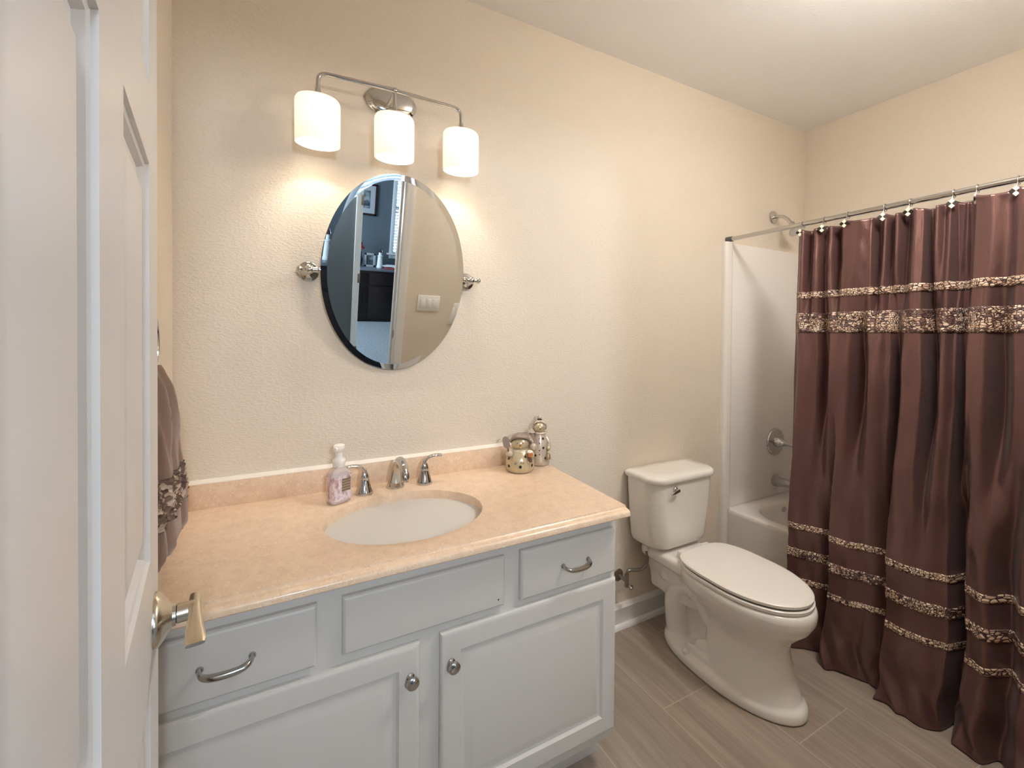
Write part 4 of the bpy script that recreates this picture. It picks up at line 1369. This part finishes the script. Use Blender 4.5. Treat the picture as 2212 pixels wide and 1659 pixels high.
fl = MB().lathe([(0.0145, 0), (0.0145, 0.004), (0.011, 0.008), (0.007, 0.010), (0.007, 0.018)], at(TX - 0.085, -0.207, 0.712, AX_Y), 22)
fl.tube([(TX - 0.078, -0.226, 0.712), (TX - 0.092, -0.228, 0.710), (TX - 0.112, -0.229, 0.706), (TX - 0.128, -0.227, 0.701)], [0.0075, 0.007, 0.0065, 0.0060], 14, smooth=1, flat=(0.6, 1.1))
fl.build('flush_lever', 'chrome', toi, sharp=50)
tk = MB()
tk.lathe([(0.017, 0), (0.017, 0.012), (0.010, 0.014)], at(TX + 0.148, -0.075, 0.404), 14)
tk.build('tank_bolt', 'rubber_and_gap_shade', toi)

# water supply
vs = thing('shutoff_valve', 'small dark shutoff valve low on the wall by the vanity', 'valve', (1.462, 0, 0.21))
MB().lathe([(0.030, 0.0), (0.028, 0.004), (0.012, 0.008)], at(1.462, 0, 0.255, AX_Y), 24).build('escutcheon', 'brass_dark', vs)
MB().tube([(1.462, -0.004, 0.255), (1.462, -0.062, 0.252)], 0.008, 12).tube([(1.462, -0.060, 0.280), (1.462, -0.060, 0.228)], 0.0105, 12).build('body', 'steel_braid', vs)
MB().lathe([(0.004, 0), (0.004, 0.010), (0.016, 0.012), (0.017, 0.020), (0.010, 0.024)], Matrix.Translation((1.466, -0.065, 0.236)) @ Matrix.Rotation(R_(35), 4, 'Z') @ Matrix.Rotation(R_(115), 4, 'X'), 14, 1.0, 0.55).build('handle', 'brass_dark', vs)
sl_ = thing('supply_hose', 'braided metal water hose looping under the toilet tank', 'hose', (1.52, -0.07, 0.27))
MB().tube([(1.462, -0.060, 0.277), (1.463, -0.061, 0.297), (1.475, -0.064, 0.306), (1.515, -0.072, 0.298), (1.550, -0.078, 0.300), (1.573, -0.080, 0.325), (1.572, -0.082, 0.355), (1.562, -0.084, 0.392)], 0.0070, 12, smooth=3).build('hose', 'steel_braid', sl_)
MB().lathe([(0.011, 0), (0.0125, 0.003), (0.0125, 0.020), (0.010, 0.034)], at(1.562, -0.084, 0.390), 12).build('coupling_nut', 'caulk', sl_)
MB().lathe([(0.0095, 0), (0.0095, 0.020)], at(1.462, -0.060, 0.268), 8).build('ferrule_nut', 'brass_dark', sl_)

# ------------------------------------------------------------------ tub, surround and its fittings
TA, TR, ZR = 2.240, XR - 0.0015, 0.446
tub = thing('bathtub', 'white acrylic bathtub behind the brown curtain', 'bathtub', (2.61, -0.79, 0))
YT0, YT1 = -0.0015, YF + 0.0015


def rrect(x0, x1, y0, y1, r, z, n=10):
    p_ = []
    for cx, cy, a0 in ((x1 - r, y1 - r, 0), (x0 + r, y1 - r, 90), (x0 + r, y0 + r, 180), (x1 - r, y0 + r, 270)):
        for k in range(n + 1):
            a = R_(a0 + 90 * k / n)
            p_.append(Vector((cx + r * math.cos(a), cy + r * math.sin(a), z)))
    return p_


q = MB()
rings = [rrect(TA + 0.012, TR, YT1, YT0, 0.004, 0.0), rrect(TA + 0.006, TR, YT1, YT0, 0.004, 0.10), rrect(TA, TR, YT1, YT0, 0.004, ZR - 0.022), rrect(TA + 0.001, TR, YT1, YT0, 0.004, ZR - 0.010), rrect(TA + 0.006, TR - 0.001, YT1, YT0, 0.006, ZR - 0.002),
         rrect(TA + 0.014, TR - 0.006, YT1 + 0.006, YT0 - 0.004, 0.01, ZR)]
rings += [rrect(2.306, 2.928, YT1 + 0.09, -0.080, 0.165, ZR), rrect(2.316, 2.920, YT1 + 0.10, -0.088, 0.160, ZR - 0.005), rrect(2.322, 2.914, YT1 + 0.108, -0.095, 0.155, ZR - 0.016),
          rrect(2.345, 2.895, YT1 + 0.18, -0.116, 0.15, 0.25), rrect(2.37, 2.87, YT1 + 0.28, -0.143, 0.14, 0.13), rrect(2.41, 2.83, YT1 + 0.34, -0.193, 0.12, 0.095)]
q.loft(rings)
q.build('shell', 'acrylic_white', tub, sharp=40)
MB().lathe([(0.040, 0.0), (0.041, 0.004), (0.039, 0.010), (0.032, 0.014), (0.012, 0.016), (0.001, 0.0165)], at(2.650, -0.084, 0.372, Matrix.Rotation(R_(96), 4, 'X')), 30).build('overflow_plate', 'chrome', tub)

sur = thing('surround_panel', 'white shower surround panel with rounded edge strip on the back wall', 'shower surround', (2.6, -0.01, ZR), 'tub surround panels')
q = MB()
q.prism([(2.196, -0.0005), (2.196, -0.016), (2.199, -0.024), (2.206, -0.029), (2.216, -0.031), (2.240, -0.031), (2.250, -0.029), (2.256, -0.024), (2.259, -0.014), (2.259, -0.0005)], 'z', 0.4465, 1.947)
q.prism([(2.196, -0.0005), (2.196, -0.016), (2.199, -0.024), (2.206, -0.029), (2.216, -0.031), (2.230, -0.031), (2.236, -0.028), (2.239, -0.020), (2.239, -0.0005)], 'z', 0.002, 0.4465)
q.build('edge_strip', 'acrylic_white', sur, sharp=35)
MB().box(2.258, XR - 0.016, -0.0145, -0.0005, ZR + 0.0005, 1.945, 0.003).build('panel', 'acrylic_white', sur)
tag(MB().box(XR - 0.0145, XR - 0.0005, YF + 0.016, -0.0005, ZR + 0.0005, 1.945, 0.003).build('surround_panel', 'acrylic_white'), 'long white shower surround panel on the wall behind the curtain', 'shower surround', 'tub surround panels')
tag(MB().box(2.258, XR - 0.016, YF + 0.0005, YF + 0.0145, ZR + 0.0005, 1.945, 0.003).build('surround_panel', 'acrylic_white'), 'white shower surround panel at the far end of the tub, hidden by the curtain', 'shower surround', 'tub surround panels')

VX = 2.690
shw = thing('wall_shower', 'chrome shower head and arm high on the back wall', 'shower head', (2.665, -0.02, 2.1))
MB().lathe([(0.040, 0), (0.040, 0.004), (0.036, 0.010), (0.022, 0.014), (0.014, 0.017)], at(2.665, 0, 2.145, AX_Y), 30).build('flange', 'chrome', shw)
MB().tube([(2.665, -0.004, 2.145), (2.665, -0.040, 2.145), (2.665, -0.075, 2.128), (2.665, -0.110, 2.086)], 0.0105, 16, smooth=3).build('arm', 'chrome', shw)
hm = at(2.665, -0.106, 2.090, Matrix.Rotation(R_(142), 4, 'X'))
MB().lathe([(0.012, 0), (0.016, 0.008), (0.014, 0.018), (0.020, 0.028), (0.034, 0.042), (0.047, 0.056), (0.049, 0.064), (0.047, 0.068), (0.001, 0.068)], hm, 32).build('spray_head', 'chrome', shw, sharp=45)
tv = thing('tub_valve', 'round chrome shower valve with tapered lever on the surround', 'shower valve', (VX, -0.0145, 0.775))
MB().lathe([(0.083, 0), (0.083, 0.004), (0.080, 0.009), (0.072, 0.012), (0.030, 0.015), (0.028, 0.015)], at(VX, -0.0142, 0.775, AX_Y), 48).build('escutcheon', 'chrome', tv)
q = MB().lathe([(0.029, 0), (0.029, 0.012), (0.024, 0.020), (0.018, 0.034), (0.014, 0.060), (0.0115, 0.095), (0.0125, 0.105), (0.009, 0.112)], at(VX, -0.0285, 0.775, AX_Y), 28)
q.build('lever_handle', 'chrome', tv)
tsp = thing('tub_spout', 'chrome tub spout below the shower valve', 'tub spout', (VX, -0.0145, 0.535))
rings = []
for dy, dz, rw, rh in ((0, 0, 0.030, 0.031), (0.004, 0, 0.032, 0.033), (0.02, 0.001, 0.030, 0.031), (0.06, 0.004, 0.0265, 0.026), (0.10, 0.007, 0.0245, 0.021), (0.128, 0.006, 0.023, 0.019), (0.136, 0.004, 0.019, 0.015)):
    rings.append([(VX + rw * math.cos(2 * PI * k / 28), -0.0142 - dy, 0.535 + dz + rh * math.sin(2 * PI * k / 28)) for k in range(28)])
MB().loft(rings).lathe([(0.006, 0), (0.006, 0.012), (0.009, 0.014), (0.009, 0.02)], at(VX, -0.118, 0.558), 12).build('spout', 'chrome', tsp, sharp=45)

# ------------------------------------------------------------------ shower rod, liner, curtain, hooks
RX, RZ = 2.237, 1.963
rod = thing('shower_rod', 'straight metal shower rod carrying the brown curtain', 'curtain rod', (RX, -0.8, RZ))
MB().tube([(RX, -0.030, RZ), (RX, YF + 0.03, RZ)], 0.0115, 24).build('tube', 'rod_metal', rod)
for y0, y1 in ((-0.0005, -0.036), (YF + 0.0005, YF + 0.036)):
    MB().tube([(RX, y0, RZ), (RX, y0 + (y1 - y0) * 0.97, RZ), (RX, y1, RZ)], [0.0155, 0.0145, 0.0135], 24).build('end_cap', 'rubber_and_gap_shade', rod)

q = MB()
ny = 60
for lay in range(1):
    grid = []
    for i in range(ny + 1):
        y = -0.372 - 1.10 * i / ny
        colm = []
        for zc_, xc_ in ((1.930, 2.268), (1.6, 2.273), (1.2, 2.285), (0.8, 2.305), (0.47, 2.330), (0.30, 2.362), (0.16, 2.392)):
            colm.append((xc_ + 0.004 * math.sin(y * 34) * (1.0 if zc_ > 0.5 else 0.5), y, zc_))
        grid.append(colm)
    for i in range(ny):
        for j in range(6):
            q.add([grid[i][j], grid[i + 1][j], grid[i + 1][j + 1], grid[i][j + 1]], [(0, 1, 2, 3)])
bmesh.ops.remove_doubles(q.bm, verts=q.bm.verts, dist=1e-5)
lin = q.build('shower_liner', 'liner_vinyl', sharp=None)
tag(lin, 'plain white liner peeking out behind the edge of the brown curtain', 'shower liner')
sd = lin.modifiers.new('solidify', 'SOLIDIFY')
sd.thickness = 0.0015

# fold tables: (distance along the rod from the first edge, offset towards the tub)
TOPF = [(0, 0), (.025, -.012), (.05, .010), (.08, -.010), (.115, .011), (.145, -.012), (.175, .013), (.20, -.010), (.26, -.018), (.30, -.010), (.32, .020), (.345, -.006), (.365, .011), (.39, -.013), (.415, .013),
        (.45, -.016), (.47, -.010), (.49, .026), (.51, -.011), (.53, .001), (.545, -.006), (.565, .024), (.585, .010), (.60, .024), (.62, -.011), (.66, -.019), (.70, -.004), (.73, -.014), (.77, -.016), (.80, .014), (.84, -.016), (.88, .010), (.92, -.014), (.96, .012), (1.0, -.012), (1.05, .012), (1.12, 0)]
MIDF = [(0, 0), (.04, -.020), (.09, 0), (.13, .022), (.17, -.022), (.22, -.012), (.27, .027), (.32, -.022), (.37, -.002), (.39, .027), (.43, -.022), (.48, -.022), (.505, .032), (.54, -.018), (.57, -.004), (.588, .054), (.612, -.024), (.65, -.028), (.69, .018), (.73, -.022), (.80, -.014), (.86, .03), (.92, -.022), (.99, .02), (1.05, -.02), (1.12, 0)]
BOTF = [(0, .006), (.018, .002), (.026, -.034), (.06, -.030), (.12, -.010), (.185, .018), (.200, -.030), (.26, -.026), (.32, .0), (.395, .026), (.408, -.036), (.46, -.042), (.52, -.034), (.575, -.012), (.605, .052), (.635, -.026), (.68, -.044), (.73, .012), (.77, -.034), (.84, -.026), (.90, .026), (.95, -.034), (1.02, .02), (1.08, -.03), (1.12, 0)]
BASEX = [(0.0, 2.118), (0.15, 2.140), (0.36, 2.163), (0.67, 2.190), (1.15, 2.203), (1.6, 2.219), (1.93, 2.232)]
CY0, CLEN = -0.397, 1.12
CZ1 = 1.930


def curtain_pt(u, z):
    """u in metres along the rod from the edge; z height"""
    y = CY0 - u
    t, mdl, bt = lerp_pts(TOPF, u), lerp_pts(MIDF, u + 0.004 * math.sin(z * 9)), lerp_pts(BOTF, u + 0.006 * math.sin(z * 11 + 1))
    if z > 1.25:
        k = min(1, (z - 1.25) / 0.55)
        k = k * k * (3 - 2 * k)
        f = mdl + (t - mdl) * k
    else:
        k = min(1, max(0, (1.25 - z) / 0.75))
        k = k * k * (3 - 2 * k)
        f = mdl + (bt - mdl) * k
    x = lerp_pts(BASEX, z) + f * (1.9 if z > 0.9 else 1.35 + 0.55 * max(0.0, (z - 0.45) / 0.45))
    # slack cloth near the hem bunches on the floor
    lowk = max(0.0, 1 - z / 0.22)
    x += lowk * (0.012 * math.sin(u * 41 + 2) + 0.009 * math.sin(u * 77 + z * 40))
    y += lowk * 0.010 * math.sin(u * 53 + z * 30)
    wr = 0.0022 * math.sin(u * 61 + z * 13) + 0.0016 * math.sin(u * 37 - z * 29 + 2) + 0.0012 * math.sin(u * 103 + z * 47)
    x += wr * (0.5 + 0.5 * math.sin(z * 3.1 + u * 9))
    # soft diagonal creases in the lower flounce
    if z < 0.62:
        kk = (0.62 - z) / 0.62
        x += kk * 0.006 * math.sin(26 * z + 17 * u + 3 * math.sin(9 * u)) * math.sin(u * 15 + 1)
    return Vector((min(x, TA - 0.004 if z < ZR + 0.05 else 2.259), y, z))


def top_z(u):
    s_ = 0.0
    for a, b in zip(HOOKU[:-1], HOOKU[1:]):
        if a <= u <= b:
            s_ = math.sin(PI * (u - a) / (b - a))
    return CZ1 + 0.006 - 0.014 * s_


HOOKU = [0.013, 0.109, 0.205, 0.340, 0.424, 0.552, 0.615, 0.715, 0.82, 0.93, 1.03, 1.11]
NU = 420
us = [CLEN * i / NU for i in range(NU + 1)]
arc = [0.0]
for i in range(1, NU + 1):
    arc.append(arc[-1] + (curtain_pt(us[i], 0.9) - curtain_pt(us[i - 1], 0.9)).length)
zsn = [0.004, 0.010, 0.02] + [0.035 + (1.90 - 0.035) * i / 170 for i in range(171)] + [1.92, 1.93]


def cloth(name, zlist, material, parent, lift=0.0, ushift=0.0):
    bm = bmesh.new()
    uvl = bm.loops.layers.uv.new('UVMap')
    g = []
    for j, z in enumerate(zlist):
        rowv = []
        for i, u in enumerate(us):
            zz = z
            if lift == 0.0 and z > 1.90:
                zz = 1.90 + (z - 1.90) * (top_z(u) - 1.90) / 0.03
            p_ = curtain_pt(u, zz)
            if lift:
                d = curtain_pt(min(u + 0.002, CLEN), zz) - curtain_pt(max(u - 0.002, 0), zz)
                nrm = Vector((-d.y, d.x, 0)).normalized()
                if nrm.x > 0:
                    nrm = -nrm
                p_ = p_ + nrm * lift
            rowv.append(bm.verts.new(p_))
        g.append(rowv)
    for j in range(len(zlist) - 1):
        for i in range(NU):
            f = bm.faces.new((g[j][i], g[j + 1][i], g[j + 1][i + 1], g[j][i + 1]))
            for lp, (ii, jj) in zip(f.loops, ((i, j), (i, j + 1), (i + 1, j + 1), (i + 1, j))):
                lp[uvl].uv = (arc[ii], zlist[jj])
    me = MB()
    me.bm.free()
    me.bm = bm
    o = me.build(name, material, parent, sharp=None)
    s_ = o.modifiers.new('solidify', 'SOLIDIFY')
    s_.thickness = 0.0014
    s_.offset = 0
    return o


cur = thing('shower_curtain', 'brown satin shower curtain with gold embroidered bands', 'shower curtain', (2.19, -0.95, 0.004))
cloth('drape', zsn, 'curtain_satin', cur)


def zr(a, b, n):
    return [a + (b - a) * i / n for i in range(n + 1)]


cloth('embroidered_band', zr(1.600, 1.632, 4), 'beads_narrow', cur, 0.0022)
cloth('embroidered_band', zr(1.440, 1.532, 9), 'beads_wide', cur, 0.0026)
cloth('embroidered_band', zr(0.523, 0.550, 4), 'beads_narrow', cur, 0.0022)
cloth('embroidered_band', zr(0.397, 0.438, 5), 'beads_low', cur, 0.0026)
cloth('embroidered_band', zr(0.285, 0.310, 4), 'beads_narrow', cur, 0.0022)

hooks = []
WHERE = ['first curtain hook, at the free edge of the brown curtain', 'second curtain hook counted from the free curtain edge', 'third curtain hook counted from the free curtain edge', 'fourth curtain hook from the free curtain edge',
         'fifth curtain hook from the free curtain edge', 'sixth curtain hook from the free curtain edge', 'curtain hook turned edge-on, seventh from the free curtain edge', 'eighth curtain hook, nearest the right edge of the photo']
h0 = None
for i, u in enumerate(HOOKU[:8]):
    y = CY0 - u
    if h0 is None:
        h0 = thing('curtain_hook', WHERE[0], 'curtain hook', (RX, y, RZ), 'checkered diamond curtain hooks')
        MB().tube([(RX - 0.001 + 0.0155 * math.cos(2 * PI * k / 28), y, RZ - 0.002 + 0.0155 * math.sin(2 * PI * k / 28)) for k in range(28)], 0.0016, 8, closed=True).tube([(RX - 0.014, y, RZ - 0.010), (RX - 0.020, y, RZ - 0.022), (RX - 0.0225, y, RZ - 0.032)], 0.0014, 8, smooth=1).build('ring', 'rod_metal', h0)
        zc_ = RZ - 0.043
        a_ = Matrix.Rotation(R_(38), 4, 'Z')       # tiles face the room
        tc_, tb_ = MB(), MB()
        hs = 0.0092
        for (cx_, cz_), mb_ in (((0, 1), tc_), ((0, -1), tc_), ((1, 0), tb_), ((-1, 0), tb_)):
            r0, r1 = [], []
            for ddx, ddz in ((0, 1), (-1, 0), (0, -1), (1, 0)):
                px, pz = (cx_ + ddx) * hs * 0.98, (cz_ + ddz) * hs * 0.98
                v0 = Matrix.Rotation(R_(-62), 4, 'Z') @ Vector((px, -0.002, 0))
                v1 = Matrix.Rotation(R_(-62), 4, 'Z') @ Vector((px, 0.002, 0))
                r0.append(Vector((RX - 0.026 + v0.x, y + v0.y, zc_ + pz)))
                r1.append(Vector((RX - 0.026 + v1.x, y + v1.y, zc_ + pz)))
            mb_.loft([r0, r1])
        oc = tc_.build('ornament', 'tile_cream', h0)
        tb_.build('dark_tile', 'tile_black', oc)
        # a rotating frame for turned ornaments comes with each copy
        hooks.append(h0)
    else:
        f_ = curtain_pt(u, 1.92).x - curtain_pt(HOOKU[0], 1.92).x
        c_ = copy_thing(h0, (0, y - (CY0 - HOOKU[0]), 0), WHERE[i])
        for ch in c_.children:
            if ch.name.startswith('ornament'):
                ch.rotation_euler = (0, 0, R_([0, 6, -12, 10, -22, 4, 70, 8][i]))
                ch.location.x += min(0, f_)
        hooks.append(c_)

for o in list(S.objects):
    if o.type == 'MESH' and o.parent is None and 'kind' not in o and 'category' not in o:
        o['kind'] = 'structure'
